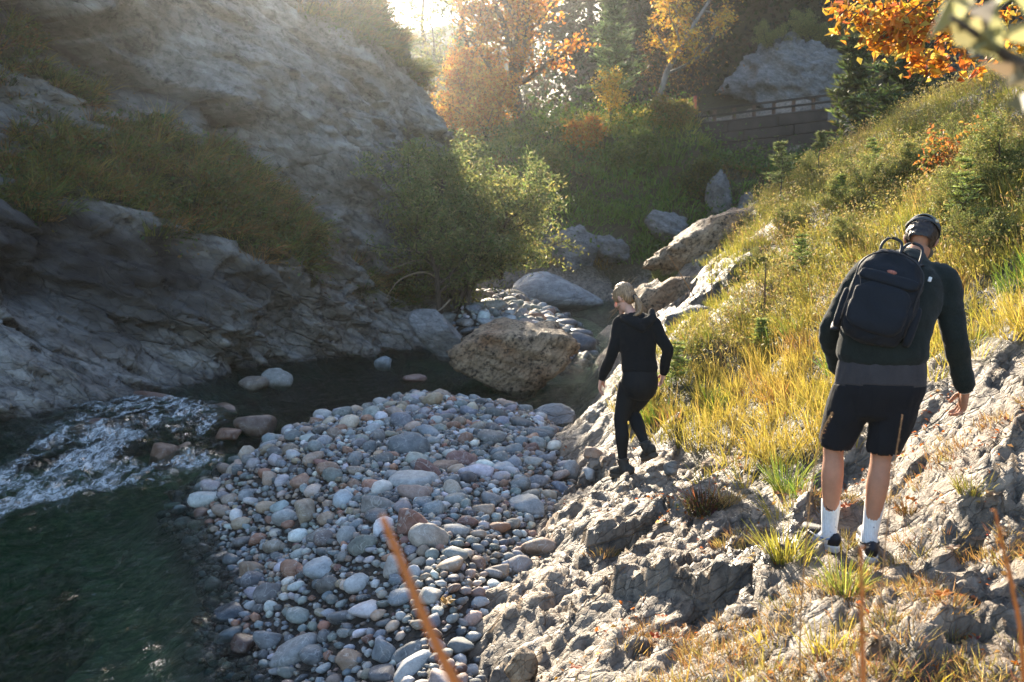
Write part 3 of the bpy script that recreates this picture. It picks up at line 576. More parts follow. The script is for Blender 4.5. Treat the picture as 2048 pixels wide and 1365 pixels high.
for d in inst:
    if d['lab']: continue
    x, y = d['px']; j = min(range(len(lmk)), key=lambda k: math.hypot(lmk[k][0][0]-x, (lmk[k][0][1]-y)*1.6)); dx, dy = x-lmk[j][0][0], y-lmk[j][0][1]
    rel = ('left of' if dx < 0 else 'right of') if abs(dx) > abs(dy)*1.4 else ('beyond' if dy < 0 else 'in front of')
    a, b = words(d['s'][0], d['s'][2]/d['s'][0], 0)
    if d['p'][1] > 17: key = (f"{a} {d['cn']} {b} cobble on the upstream gravel bank", ''); o_ = -x
    else: key = (f"{a} {d['cn']} {b} cobble {rel} the {lmk[j][1]}", ''); o_ = math.hypot(dx, dy)
    cand.setdefault(key[0], []).append((o_, d))
RANK = ['nearest', 'second nearest', 'third nearest', 'fourth nearest', 'fifth nearest', 'sixth nearest', 'seventh nearest', 'eighth nearest', 'ninth nearest']
NTH = ['rightmost', 'second from the right', 'third from the right', 'fourth from the right', 'fifth from the right', 'sixth from the right', 'seventh from the right', 'eighth from the right', 'ninth from the right', 'tenth from the right', 'eleventh from the right', 'twelfth from the right', 'thirteenth from the right']
for k, L in cand.items():
    L.sort(key=lambda q: q[0])
    for n_, (o_, d) in enumerate(L):
        d['lab'] = k if len(L) == 1 else (f"{k}, {NTH[min(n_, 12)]}" if 'upstream' in k else f"{RANK[min(n_, 8)]} {k}")
_sm = {}
def stone_mesh(i, sub):
    if (i, sub) not in _sm:
        V, F = (SH3 if sub == 3 else SH2)[i]; o = mk('cobble', V, F, M_stone); _sm[(i, sub)] = o.data; bpy.data.objects.remove(o)
    return _sm[(i, sub)]
for n_, d in enumerate(inst):
    o = bpy.data.objects.new(d['name'], stone_mesh(n_ % (8 if d['big'] else 16), 3 if d['big'] else 2)); link(o)
    o.location = d['p']; o.scale = d['s']/.88; o.rotation_euler = d['e']; o.color = (*np.clip(d['c'], 0, 1), d['w'])
    tag(o, d['lab'], 'stone', 'cobbles on the gravel bar' if d['p'][1] < 17 else 'cobbles on the upstream gravel')
acc = Acc()
for i, s in enumerate(allst):
    if i in solo: continue
    V, F = (SH2 if (s[3]/s[1] > .0075) else SH1)[i % 16]
    M_ = rotm(s[7], s[8], s[6]); V = (V*np.array(s[3:6])/.88)@M_.T+np.array(s[:3]); acc.add(V, F, col=np.tile(s[9], (len(V), 1)), wet=np.full(len(V), s[11]))
tag(acc.build('gravel', M_mass), 'small mixed grey and brown river gravel between the cobbles', 'gravel', kind='stuff')

# ---- boulders and rocks standing by themselves
M_brown = rockmat('brown_boulder', (.52, .38, .24), (.04, .03, .022), (.38, .18, .075), scale=2.2, strata=(0, R(48), 0), darkamt=.75)
M_grey = rockmat('grey_boulder', (.34, .34, .33), (.05, .048, .045), (.24, .21, .17), scale=2.0, strata=(0, R(-25), 0), darkamt=.3)
M_pale = rockmat('pale_slab', (.55, .56, .56), (.16, .16, .16), (.42, .41, .39), scale=1.2, strata=(0, R(15), 0), darkamt=.15)
def boulder(name, label, px, py, wpx, hpx, d, seed, m, rot=(0, 0, 0), dep=.8, sub=4, extra=None, rough=.13, planes=12, soft=10, freq=1.6, strat=0, cat='boulder', relief=.05, ball=1.2):
    c = at(px, py, d); a, h_ = wpx/FPX*d/2, hpx/FPX*d/2
    V, F = rockshape(sub, seed, planes+3, soft, rough, lo=.6, freq=freq, extra=extra, ball=ball)
    if strat:
        q = V@np.array([math.sin(strat), .15, math.cos(strat)]); V = V*(1+.13*ridged(np.c_[q*4.0, V[:, :2]*.8], 4)[:, None]+.10*facets(q*3.2, V[:, 1]*1.2+V[:, 0]*.8, seed)[0][:, None])
    V = V*(1+relief*ridged(V*2.6+seed, 4)[:, None]+relief*.4*ridged(V*9+seed, 3)[:, None]); V = V@rotm(*rot).T
    lo, hi = V.min(0), V.max(0); V = (V-(lo+hi)/2)/((hi-lo)/2)*np.array([a, (a+h_)*.5*dep, h_])
    o = mk(name, V, F, m); o.location = c; tag(o, label, cat); return o
boulder('boulder', 'big tilted brown layered boulder standing in the upper pool', 1026, 722, 276, 165, 15.1, 5, M_brown, (0, R(-12), 0), .9, 5, [(.75, 0, -.62, .62), (-.7, 0, .75, .62), (.1, -.2, 1, .58), (-.3, -1, .1, .6), (.9, 0, .3, .8)], .10, 8, 16, 2.2, R(48))
boulder('boulder', 'smooth grey boulder slanting into the pool below the willow bush', 880, 672, 128, 108, 17.6, 11, M_grey, (0, R(28), 0), .9, 4, [(.62, 0, .78, .30), (-.62, 0, -.78, .4), (-.5, -.7, .5, .55), (.3, -.9, -.1, .5)], .06, 5, 14)
boulder('rock_slab', 'smooth whale-backed white limestone slab beside the upstream gravel', 1115, 590, 190, 92, 27.5, 14, M_pale, (0, R(18), 0), 1.1, 4, [(.45, 0, .9, .55)], .06, 8, 7)
boulder('boulder', 'rough grey crag below the green mound', 1130, 520, 130, 140, 31, 17, M_grey, (0, R(10), 0), 1, 4, None, .22, 12, 8, 2.4)
boulder('boulder', 'tall tan upright rock right of the woman\'s head', 1308, 665, 150, 230, 14.8, 23, M_brown, (0, R(6), 0), 1.0, 4, [(-.3, -.9, .2, .6), (-.8, 0, .5, .75)], .18, 12, 12, 2.2, R(70), relief=.10)
boulder('rock_slab', 'long tan rock slab climbing to the grassy crest', 1436, 500, 300, 170, 16.6, 29, M_brown, (0, R(-22), 0), .8, 5, [(-.45, 0, .85, .42), (-.1, -1, .15, .5)], .16, 12, 9, 2.4, R(30), relief=.12)
boulder('rock_slab', 'grey striped rock hump at the edge of the golden grass', 1425, 650, 200, 84, 12.2, 31, M_grey, (0, R(-17), 0), .9, 4, None, .12, 10, 9, 2.2, R(-20))
boulder('rock_slab', 'undercut pale ledge rock behind the small dark shrub', 1462, 943, 118, 66, 7.5, 37, M_brown, (0, R(-8), 0), .9, 4, [(.1, -.7, -.6, .5), (0, 0, 1, .6)], .10, 9, 12)
boulder('boulder', 'squat pale pitted rock at the far right of the gravel', 1108, 834, 92, 54, 12.3, 41, M_pale, (0, 0, 0), .9, 4, None, .13, 10, 9)
boulder('boulder', 'angular brown block at the bottom edge beside the bank rock', 1042, 1336, 72, 80, 4.72, 43, M_brown, (0, R(20), 0), .8, 4, None, .06, 8, 14)
boulder('boulder', 'small angular grey block on the ledge right of the woman', 1341, 936, 32, 32, 7.7, 44, M_grey, (0, R(20), 0), .8, 3, None, .06, 8, 14)
def wrock(px, py, wpx, hpx, z, c, label, wet=.7, seed=0, tilt=0):
    b = atz(px, py+hpx*.35, z); d = b[1]; p = at(px, py, d+wpx/FPX*d*.2); o = bpy.data.objects.new('river_rock', stone_mesh(seed % 8, 3)); link(o); s = np.array([wpx, (wpx+hpx)*.5, hpx*1.15])/FPX*d/2/.84
    o.location = p; o.scale = s; o.rotation_euler = (0, tilt, seed*.0); o.color = (*c, wet); tag(o, label, 'rock', 'rocks standing in the stream')
wrock(553, 760, 54, 38, 0, (.26, .27, .25), 'grey round rock, right one of a pair in the pool', .3, 1)
wrock(508, 767, 54, 30, 0, (.22, .17, .12), 'brown round rock, left one of a pair in the pool', .5, 2)
wrock(512, 850, 84, 42, -.03, (.2, .11, .065), 'long dark brown wet rock above the rapid', .7, 3, .08)
wrock(325, 914, 70, 50, -.25, (.26, .12, .05), 'mossy rust-brown rock splitting the rapid', .6, 4)
wrock(368, 908, 54, 40, -.25, (.38, .22, .12), 'orange-tan rock leaning against the mossy one in the rapid', .2, 5)
wrock(767, 727, 34, 24, 0, (.26, .3, .33), 'small blue-grey rock in the far pool', .3, 6)
wrock(832, 757, 44, 14, 0, (.3, .13, .08), 'flat reddish rock awash in front of the big boulder', .6, 7)
wrock(310, 800, 110, 34, -.05, (.24, .1, .055), 'low rust-red rock shelf awash at the head of the rapid', .7, 8)
wrock(75, 864, 42, 16, -.05, (.05, .055, .06), 'small black rock at the left of the rapid', .7, 9)
wrock(205, 858, 110, 42, -.1, (.2, .1, .07), 'dark red-brown rock ledge the rapid pours over', .7, 10)
wrock(402, 748, 38, 22, 0, (.03, .03, .03), 'black stone at the foot of the left rock', .6, 11)
wrock(455, 870, 60, 24, -.05, (.3, .13, .06), 'orange-brown wet rock between rapid and gravel', .7, 12)
wrock(440, 822, 80, 26, -.04, (.25, .13, .07), 'brown submerged rock just upstream of the long dark one', .8, 13)

# ================================================================== VEGETATION
def blades(P, n, L, W, col, lean=.45, droop=.9, up=(0, 0, 1), outw=None, spread=.05, seed=0, colvar=.25, segs=3):
    """grass blades: P tuft points (N,3); per-tuft length L, colour col (N,3)"""
    r = np.random.default_rng(seed); N = len(P); k = np.repeat(np.arange(N), n); m = len(k)
    a = r.uniform(0, 2*np.pi, m); rad = np.sqrt(r.random(m)); hor = np.c_[np.cos(a), np.sin(a), np.zeros(m)]
    base = P[k]+hor*(spread*rad)[:, None]; Ln = np.asarray(L)[k]*r.uniform(.45, 1.15, m)
    ln = lean*r.uniform(.1, 1, m); d0 = np.array(up)+hor*ln[:, None]
    if outw is not None: d0 = d0+outw[k]*r.uniform(.4, 1.1, m)[:, None]
    d0 /= np.linalg.norm(d0, axis=1)[:, None]
    side = np.cross(d0, r.normal(size=(m, 3))); side /= np.linalg.norm(side, axis=1)[:, None]
    dr = droop*r.uniform(.1, 1, m)**1.5; V = []; fr = np.linspace(0, 1, segs+1)
    hd = d0.copy(); hd[:, 2] = 0
    for f in fr:
        c = base+d0*(Ln*f)[:, None]+hd*(Ln*dr*f*f*.35)[:, None]; c[:, 2] -= Ln*dr*f*f*.55
        wd = (np.asarray(W)*(1-.25*f) if f < 1 else 0*Ln)
        if f < 1: V += [c-side*np.reshape(wd, (-1, 1))*.5, c+side*np.reshape(wd, (-1, 1))*.5]
        else: V += [c]
    nv = len(V); V = np.stack(V, 1).reshape(-1, 3); o = (np.arange(m)*nv)[:, None]; T = []
    for s_ in range(segs-1):
        b = 2*s_; T += [o+[b, b+1, b+3], o+[b, b+3, b+2]]
    b = 2*(segs-1); T += [o+[b, b+1, b+2]]
    c = np.asarray(col)[k]*(1+r.normal(0, colvar, m))[:, None]; c = np.clip(c+r.normal(0, .015, (m, 3)), .01, .9)
    return V, np.concatenate(T), np.repeat(c, nv, 0)
def leaves(P, size, col, seed=0, flat=0.0, nrm=None, var=.25, asp=.62):
    r = np.random.default_rng(seed); m = len(P); n = r.normal(size=(m, 3))+np.array([0, 0, flat]); n /= np.linalg.norm(n, axis=1)[:, None]
    a = np.cross(n, r.normal(size=(m, 3))); a /= np.linalg.norm(a, axis=1)[:, None]; b = np.cross(n, a)
    s = (np.asarray(size)*r.uniform(.6, 1.25, m))[:, None]; fold = n*s*.18
    V = np.stack([P-a*s*.5, P+b*s*asp*.5+fold, P+a*s*.55, P-b*s*asp*.5+fold], 1).reshape(-1, 3); o = (np.arange(m)*4)[:, None]
    T = np.concatenate([o+[0, 1, 2], o+[0, 2, 3]]); c = np.clip(np.asarray(col)*(1+r.normal(0, var, (m, 1)))+r.normal(0, .015, (m, 3)), .008, .9)
    return V, T, np.repeat(c, 4, 0)
def mixcol(n, cols, w_, seed=0):
    r = np.random.default_rng(seed); C = np.array(cols, float); w_ = np.array(w_, float); return C[r.choice(len(C), n, p=w_/w_.sum())]
GOLD, YEL, GRN, DRY, OLV = (.50, .36, .09), (.40, .38, .07), (.13, .21, .035), (.33, .18, .07), (.12, .13, .035)
rg = np.random.default_rng(5)
# ---- golden grass of the right bank
def sample_ground(N, x0, x1, y0, y1, ypow=1.0):
    y = y0+(y1-y0)*rg.random(N)**ypow; x = rg.uniform(x0, x1, N); return np.c_[x, y]
X = sample_ground(30000, .3, 7.5, 2.9, 18, 1.25); vg = lut(_GV, X)+.22*fbm(np.c_[X*1.2, X[:, 0]*0+2], 3)
X = X[(vg > .52) | ((vg > .3) & (rg.random(len(X)) < .13))]; px = np.array([proj(p) for p in np.c_[X, lut(_GZ, X)]]); X = X[(px[:, 0] < 2150) & (px[:, 0] > 1150)]
X = X[:2800] if len(X) > 2800 else X
z = lut(_GZ, X); P = np.c_[X, z-.01]; patch = fbm(np.c_[X*.6, z*0+1], 3); hx = fbm(np.c_[X*2.1, z*0+6], 2)
hi = sstep(9.5, 13.5, X[:, 1]+X[:, 0]*.5)
L = (.26+.13*patch+.1*hx)*(1-.35*hi); L = np.clip(L, .08, .48); L = np.where(X[:, 1] < 5.6, L*.55, L)
col = np.array(GOLD)*(.5+patch)[:, None]+np.array(YEL)*(.5-patch)[:, None]; col = np.where((hx > .32)[:, None], np.array(GRN)*1.3, col); col = np.where((hx < -.3)[:, None], DRY, col)
col = col*(1-hi)[:, None]+(np.array(YEL)*.75+np.array(OLV)*.3)*hi[:, None]
acc = Acc(); V, T, C = blades(P, 26, L, .0055, col, .75, 1.0, spread=.075, seed=1); acc.add(V, T, col=C)
sel = rg.random(len(P)) < .25; V, T, C = blades(P[sel], 4, L[sel]*1.7, .004, np.tile(GOLD, (sel.sum(), 1)), .35, .7, spread=.05, seed=2); acc.add(V, T, col=C)
tag(acc.build('golden_grass', M_grass), 'long golden and green grass covering the right bank', 'grass', kind='stuff')
X = sample_ground(6000, .5, 3.2, 2.9, 6.2); tv = fbm(np.c_[X*1.7, X[:, 0]*0+33], 3)+.35*sstep(5.2, 3.6, X[:, 1]); X = X[tv > .2][:1150]; P = np.c_[X, lut(_GZ, X)-.005]
V, T, C = blades(P, 16, np.full(len(P), .075), .0035, mixcol(len(P), [(.40, .24, .09), (.30, .26, .08), (.46, .34, .14), (.24, .13, .06)], [3, 2, 2, 2], 9), 1.1, .8, spread=.06, seed=19, segs=2)
tag(mk('dry_turf', V, T, M_grass, None, True, {'col': C}), 'short dry straw-coloured turf on the near bank rock', 'grass', kind='stuff')
# ---- heath and low juniper on the upper slope
X = sample_ground(9000, 1.6, 9, 8, 18); vg = lut(_GV, X)+.3*fbm(np.c_[X*.7, X[:, 0]*0+12], 3); X = X[(vg > .78) & (X[:, 0]*.8+X[:, 1] > 11.2)][:1350]; z = lut(_GZ, X); P = np.c_[X, z]
px = np.array([proj(p) for p in P]); P = P[px[:, 0] < 2150]
cl = mixcol(len(P), [(.24, .25, .07), (.36, .32, .09), (.38, .27, .12), (.18, .2, .07), (.48, .40, .15)], [2, 3, 3, 1, 3], 3)
acc = Acc(); V, T, C = blades(P, 26, rg.uniform(.14, .36, len(P)), .0035, cl*.6, .9, .2, spread=.16, seed=4, segs=2); acc.add(V, T, col=C)
k = np.repeat(np.arange(len(P)), 42); lp = P[k]+np.c_[rg.normal(0, .11, (len(k), 2)), rg.uniform(.03, .32, len(k))]; V, T, C = leaves(lp, .035, cl[k], 5, asp=.4); acc.add(V, T, col=C)
tag(acc.build('heath_scrub', M_needle), 'low grey-green heath scrub on the upper right slope', 'scrub', kind='stuff')
# ---- grass on the far mound and road bank
X = sample_ground(15000, -4, 16, 30, 43); vg = lut(_GV, X)+.9*fbm(np.c_[X*.45, X[:, 0]*0+3], 4); X = X[(vg > .55)][:3500]; X = X[~((X[:, 1] > 36.7) & (X[:, 0] > 6.6) & (X[:, 0] < 14))]
z = lut(_GZ, X); P = np.c_[X, z-.05]; pt = fbm(np.c_[X*.3, z*0], 3); top = sstep(4.8, 6.6, z)
col = np.array((.13, .24, .035))*(1-top)[:, None]+np.array((.42, .36, .09))*top[:, None]; col = np.where((pt < -.12)[:, None], np.array((.26, .17, .05)), col)
acc = Acc(); V, T, C = blades(P, 14, .5+.5*np.clip(pt, -.3, .5), .03, col, .8, 1.5, spread=.3, seed=6, segs=2); acc.add(V, T, col=C)
X2 = X[rg.random(len(X)) < .22]; P2 = np.c_[X2, lut(_GZ, X2)]; k = np.repeat(np.arange(len(P2)), 34); lp = P2[k]+np.c_[rg.normal(0, .38, (len(k), 2)), np.abs(rg.normal(0, .45, len(k)))]
V, T, C = leaves(lp, .13, np.tile((.09, .16, .03), (len(k), 1)), 7); acc.add(V, T, col=C)
tag(acc.build('mound_grass', M_grass), 'tall green and rusty grass over the far mound', 'grass', kind='stuff')
# ---- grass hanging on the cliff ledges
nC = 1500; w_ = np.clip(cveg, 0, 1)**2*(UV[:, 0] > -3.5)*np.clip(.5+2.2*fbm(np.c_[UV*1.6, UV[:, 0]*0+77], 3), .03, 1); idx_ = rg.choice(len(UV), nC, p=w_/w_.sum()); P = CXYZ[idx_]+rg.normal(0, .05, (nC, 3)); P[:, 2] -= .02
ow = np.tile(np.r_[CN, 0], (len(P), 1))*rg.uniform(.3, 1.2, (nC, 1))+rg.normal(0, .35, (nC, 3)); pt = fbm(P*.5, 3); uu = UV[idx_]
col = mixcol(nC, [(.10, .14, .035), (.17, .18, .05), (.26, .15, .06), (.30, .25, .08), (.06, .085, .03)], [3, 3, 3, 2, 2], 88)
acc = Acc(); V, T, C = blades(P, 36, rg.uniform(.2, .62, nC), .011, col, .9, 1.5, (0, 0, .8), ow, .16, 8, colvar=.4, segs=2); acc.add(V, T, col=C)
sel = np.nonzero(rg.random(nC) < .3)[0]; k = np.repeat(sel, 34); lp = P[k]+ow[k]*.15+rg.normal(0, .17, (len(k), 3)); V, T, C = leaves(lp, .07, mixcol(len(k), [(.09, .13, .04), (.14, .15, .05), (.22, .13, .05)], [3, 2, 1], 90), 91); acc.add(V, T, col=C)
topm = (uu[:, 0] > 10) & (uu[:, 1] > 5)
k = np.repeat(np.nonzero(topm)[0], 8); lp = P[k]+rg.normal(0, .12, (len(k), 3)); V, T, C = leaves(lp, .06, np.tile((.12, .13, .04), (len(k), 1)), 9); acc.add(V, T, col=C)
tag(acc.build('cliff_grass', M_grass), 'drooping olive and brown grass on the shaded cliff ledges', 'grass', kind='stuff')

# ---- trees
def grow(acc, tips, p, d, L, r0, lev, maxlev, r, nch=(7, 5, 4), wob=.18, upb=.1, shrink=.55, spread=.8, start=.3):
    n = 6 if lev < 2 else 4; pts = [p]; dd = d/np.linalg.norm(d)
    for i in range(n):
        dd = dd+r.normal(0, wob, 3)+np.array([0, 0, upb]); dd /= np.linalg.norm(dd); pts.append(pts[-1]+dd*L/n)
    pts = np.array(pts); rad = r0*np.linspace(1, .35 if lev < maxlev else .15, n+1)
    V, T, Q = tube(pts, rad, 7 if lev == 0 else 4, 1, cap=False); acc.add(V, None, Q)
    if lev >= maxlev-1:
        for f in np.linspace(.25, 1, 5): tips.append((pts[int(f*n)], lev))
    if lev < maxlev:
        for j in range(nch[lev]):
            f = start+(1-start)*(j+r.random())/nch[lev]; i = min(int(f*n), n-1); q = pts[i]+(pts[i+1]-pts[i])*(f*n-i)
            ax = pts[i+1]-pts[i]; ax /= np.linalg.norm(ax); s = np.cross(ax, r.normal(size=3)); s /= np.linalg.norm(s)
            nd = ax*(1-spread*.6)+s*spread; grow(acc, tips, q, nd, L*shrink*r.uniform(.7, 1.15)*(1.15-.5*f), rad[i]*.55, lev+1, maxlev, r, nch, wob, upb, shrink, spread, .15)
def leafy(name, label, cat, base, H, r0, seed, cols, cw, per=14, lsize=.1, jit=.25, nch=(9, 5, 4), spread=.8, shrink=.5, lean=(0, 0), stems=1, start=.3, upb=.1, wob=.16, bark=None, group=None, mat=None, maxlev=2, asp=.62, keep=1.0):
    r = np.random.default_rng(seed); e = empty(name, base); acc = Acc(); tips = []
    for s_ in range(stems):
        d = np.array([lean[0], lean[1], 1.0])+(r.normal(0, .28, 3)*[1, 1, 0] if stems > 1 else 0)
        grow(acc, tips, np.array([r.normal(0, .03*stems), r.normal(0, .03*stems), -.15]), d, H*(1 if s_ == 0 else r.uniform(.6, .95)), r0, 0, maxlev, r, nch, wob, upb, shrink, spread, start)
    acc.build('trunk', bark or M_bark, e)
    tp = np.array([t_[0] for t_ in tips]); tp = tp[r.random(len(tp)) < keep]; k = np.repeat(np.arange(len(tp)), per); lp = tp[k]+r.normal(0, jit, (len(k), 3))*[1, 1, .7]
    V, T, C = leaves(lp, lsize, mixcol(len(lp), cols, cw, seed), seed, .4, asp=asp); mk('crown', V, T, mat or M_leaf, e, False, {'col': C})
    return tag(e, label, cat, group)
def pine(name, label, base, H, r0, seed, col=(.07, .11, .045), dens=1.0, blen=.28, start=.25, tuft=.16, group=None, droop=0.0, bark=None, sparse=1.0, cat='pine tree', nd=14):
    r = np.random.default_rng(seed); e = empty(name, base); acc = Acc(); nc = []; 
    n = 9; pts = np.c_[np.cumsum(r.normal(0, .012*H, n)), np.cumsum(r.normal(0, .012*H, n)), np.linspace(-.15, H, n)]
    V, T, Q = tube(pts, r0*np.linspace(1, .12, n), 7); acc.add(V, T, Q)
    lv = int(14*dens)+4
    for i in range(lv):
        f = start+(1-start)*(i+.5)/lv; q = np.array([np.interp(f*H, pts[:, 2], pts[:, k_]) for k_ in range(3)])
        for b in range(max(2, int(5*sparse))):
            a = r.uniform(0, 6.283); l_ = H*blen*(1.08-f)*r.uniform(.6, 1.15)+.05*H*.3
            d = np.array([math.cos(a), math.sin(a), .25-droop]); bp = [q]; 
            for s_ in range(4): d = d+r.normal(0, .15, 3)+[0, 0, .06]; d /= np.linalg.norm(d); bp.append(bp[-1]+d*l_/4)
            bp = np.array(bp); V, T, Q = tube(bp, r0*.22*(1.1-f)*np.linspace(1, .3, 5)+.003, 4, cap=False); acc.add(V, None, Q)
            for s_ in np.linspace(.3, 1, 6): nc.append((np.array([np.interp(s_, np.linspace(0, 1, 5), bp[:, k_]) for k_ in range(3)]), d))
    nc.append((pts[-1], np.array([0, 0, 1.])))
    acc.build('trunk', bark or M_bark, e)
    P = np.array([c[0] for c in nc]); V, T, C = blades(P, nd, np.full(len(P), tuft), tuft*.17, mixcol(len(P), [col, tuple(x*1.5 for x in col), tuple(x*.7 for x in col)], [3, 1, 2], seed), 1.6, .2, (0, 0, .35), spread=tuft*.5, seed=seed, segs=2)
    mk('crown', V, T, M_needle, e, False, {'col': C}); return tag(e, label, cat, group)
def copytree(o, loc, rz, s, label):
    c = o.copy(); link(c); c.location = loc; c.rotation_euler = (0, 0, rz); c.scale = (s, s, s); c['label'] = label
    for ch in list(o.children):
        k_ = ch.copy(); link(k_); k_.parent = c
    return c
ORG = [(.78, .32, .06), (.72, .42, .09), (.6, .2, .05), (.66, .5, .13)]; YLW = [(.60, .38, .06), (.48, .40, .10), (.5, .24, .05), (.3, .32, .08)]
def gp(px, Y, dz=0): x = at(px, 400, Y)[0]; return gpt(x, Y)+[0, 0, dz]
leafy('beech_tree', 'tall orange autumn beech with forked dark trunk behind the bush', 'tree', gp(1045, 42), 10.5, .26, 31, ORG, [4, 3, 3, 1], 13, .18, .17, (14, 6, 4), .85, .42, (-.12, 0), 2, .18, keep=.8)
leafy('beech_tree', 'slender tree with golden leaves and speckled trunk on the mound top', 'tree', gp(1306, 38.2), 6.4, .13, 33, YLW, [4, 3, 3, 1], 11, .13, .12, (13, 5, 3), .9, .40, (.03, 0), 1, .3, keep=.8, bark=M_birch)
leafy('autumn_shrub', 'rusty orange shrub at the foot of the forked beech', 'shrub', gp(975, 40.5), 3.6, .07, 35, ORG, [3, 4, 2, 3], 8, .13, .14, (9, 5, 3), .8, .5, (0, 0), 4, .15)
leafy('autumn_shrub', 'small golden sapling at the edge of the mound', 'shrub', gp(1222, 37.6), 1.9, .03, 37, YLW, [4, 3, 1, 1], 9, .10, .16, (7, 4, 3), .8, .5, (0, 0), 1, .3)
leafy('autumn_shrub', 'bare brown bush with few leaves behind the slender tree', 'shrub', gp(1370, 43), 5.2, .08, 39, [(.25, .13, .06), (.4, .22, .07)], [2, 1], 2, .12, .2, (10, 6, 4), .7, .5, (.15, 0), 3, .2)
pine('pine_tree', 'bright young pine between the two orange trees', gp(1228, 40.5), 5.6, .10, 41, (.15, .22, .10), 1.1, .27, .2, .24)
pine('pine_tree', 'hazy pale pine rising behind the cliff edge', gp(930, 47), 11.5, .17, 42, (.14, .19, .08), 1.1, .2, .15, .34, sparse=.7, nd=9)
pine('pine_tree', 'faint hazy pine farther left in the glare', gp(860, 55), 12.5, .18, 43, (.14, .19, .08), 1.0, .2, .15, .36, sparse=.7, nd=9)
leafy('birch_tree', 'pale hazy leafy tree beside the cliff rim', 'tree', gp(892, 50), 9.5, .14, 44, [(.34, .28, .09), (.26, .28, .10)], [2, 2], 12, .17, .35, (12, 5, 3), .8, .42, (0, 0), 1, .2)
leafy('autumn_shrub', 'russet bush glowing beside the cliff rim', 'shrub', gp(935, 43), 3.4, .06, 45, ORG, [3, 3, 2, 3], 7, .13, .14, (9, 5, 3), .8, .5, (0, 0), 4, .15)
# dark conifer wood on the shaded hillside
DK = (.028, .042, .022); proto = None
wood = [(1345, 50, 1.05), (1400, 54, 1.1), (1445, 50, 1.0), (1490, 56, 1.15), (1290, 56, 1.1), (1240, 58, 1.0), (1530, 50, .7), (1590, 54, .95), (1640, 52, .9), (1700, 55, 1), (1760, 50, .8), (1820, 54, .95), (1880, 48, .8), (1950, 50, .9), (2030, 48, .9), (1180, 60, 1.0), (1110, 62, .95), (1420, 62, 1.2), (1560, 64, 1.2), (1670, 66, 1.2), (1330, 64, 1.2), (1800, 64, 1.2)]
srt = sorted(range(len(wood)), key=lambda i: wood[i][0]); NM = ['first', 'second', 'third', 'fourth', 'fifth', 'sixth', 'seventh', 'eighth', 'ninth', 'tenth', 'eleventh', 'twelfth', 'thirteenth', 'fourteenth', 'fifteenth', 'sixteenth', 'seventeenth', 'eighteenth', 'nineteenth', 'twentieth', 'twenty-first', 'twenty-second']
pr = [pine('spruce_tree', '', (0, 0, 0), 12, .2, 51+k, DK, 1.8, .23, .12, .5, 'spruces in the dark wood', .35, cat='spruce tree', nd=12) for k in range(2)]
for n_, i in enumerate(srt):
    a, Y, s_ = wood[i]; lb = f'dark spruce in the shaded hillside wood, {NM[n_]} from the left'; p = gp(a, Y)
    if n_ < 2: o = pr[n_]; o.location = p; o.scale = (s_,)*3; o['label'] = lb
    else: copytree(pr[n_ % 2], p, n_*1.3, s_, lb)
X = sample_ground(5600, -6, 34, 43, 72); X = X[~((X[:, 0] > 7.5) & (X[:, 0] < 16) & (X[:, 1] < 47.5))]; P = np.c_[X, lut(_GZ, X)]; k = np.repeat(np.arange(len(P)), 9); lp = P[k]+np.c_[rg.normal(0, .5, (len(k), 2)), np.abs(rg.normal(0, .55, len(k)))]
V, T, C = leaves(lp, .3, mixcol(len(lp), [(.02, .032, .014), (.035, .045, .016), (.07, .045, .02)], [6, 3, .6], 4), 10); tag(mk('undergrowth', V, T, M_leaf, None, False, {'col': C}), 'dark tangled undergrowth on the wooded hillside', 'undergrowth', kind='stuff')
for n_, (a, b, w2, h2_, Y, lb) in enumerate([(1440, 395, 60, 110, 33.6, 'grey rock rib in the gully below the wall'), (1335, 455, 90, 70, 32.2, 'dark rock outcrop low on the mound'), (1490, 430, 50, 90, 33.2, 'narrow pale rock rib right of the gully'), (1215, 500, 90, 60, 31.4, 'low rock outcrop above the upstream water'), (1390, 520, 120, 60, 31.2, 'broken rock ledge at the foot of the mound')]):
    boulder('rock_outcrop', lb, a, b, w2, h2_, Y, 140+n_, M_grey, (0, R(12*n_-20), 0), .9, 4, None, .22, 12, 12, 2.4, R(50), cat='rock', relief=.12)
for n_, (a, Y, hh, cl_, lb) in enumerate([(1160, 36.2, 1.1, ORG, 'rusty low shrub on the left shoulder of the mound'), (1265, 35.2, 1.3, [(.12, .18, .04), (.2, .24, .06)], 'green shrub in the middle of the mound'), (1345, 36.3, 1.2, [(.3, .2, .05), (.2, .2, .05)], 'brownish shrub near the right brow of the mound'), (1110, 33.6, 1.0, [(.14, .2, .05), (.25, .25, .07)], 'green shrub low on the left of the mound'), (1400, 34.4, 1.2, [(.08, .12, .03), (.15, .16, .04)], 'dark shrub in the gully right of the mound')]):
    leafy('mound_shrub', lb, 'shrub', gp(a, Y), hh, .03, 170+n_, cl_, [2]*len(cl_), 9, .10, .11, (8, 5, 3), .8, .55, (0, 0), 5, .12)
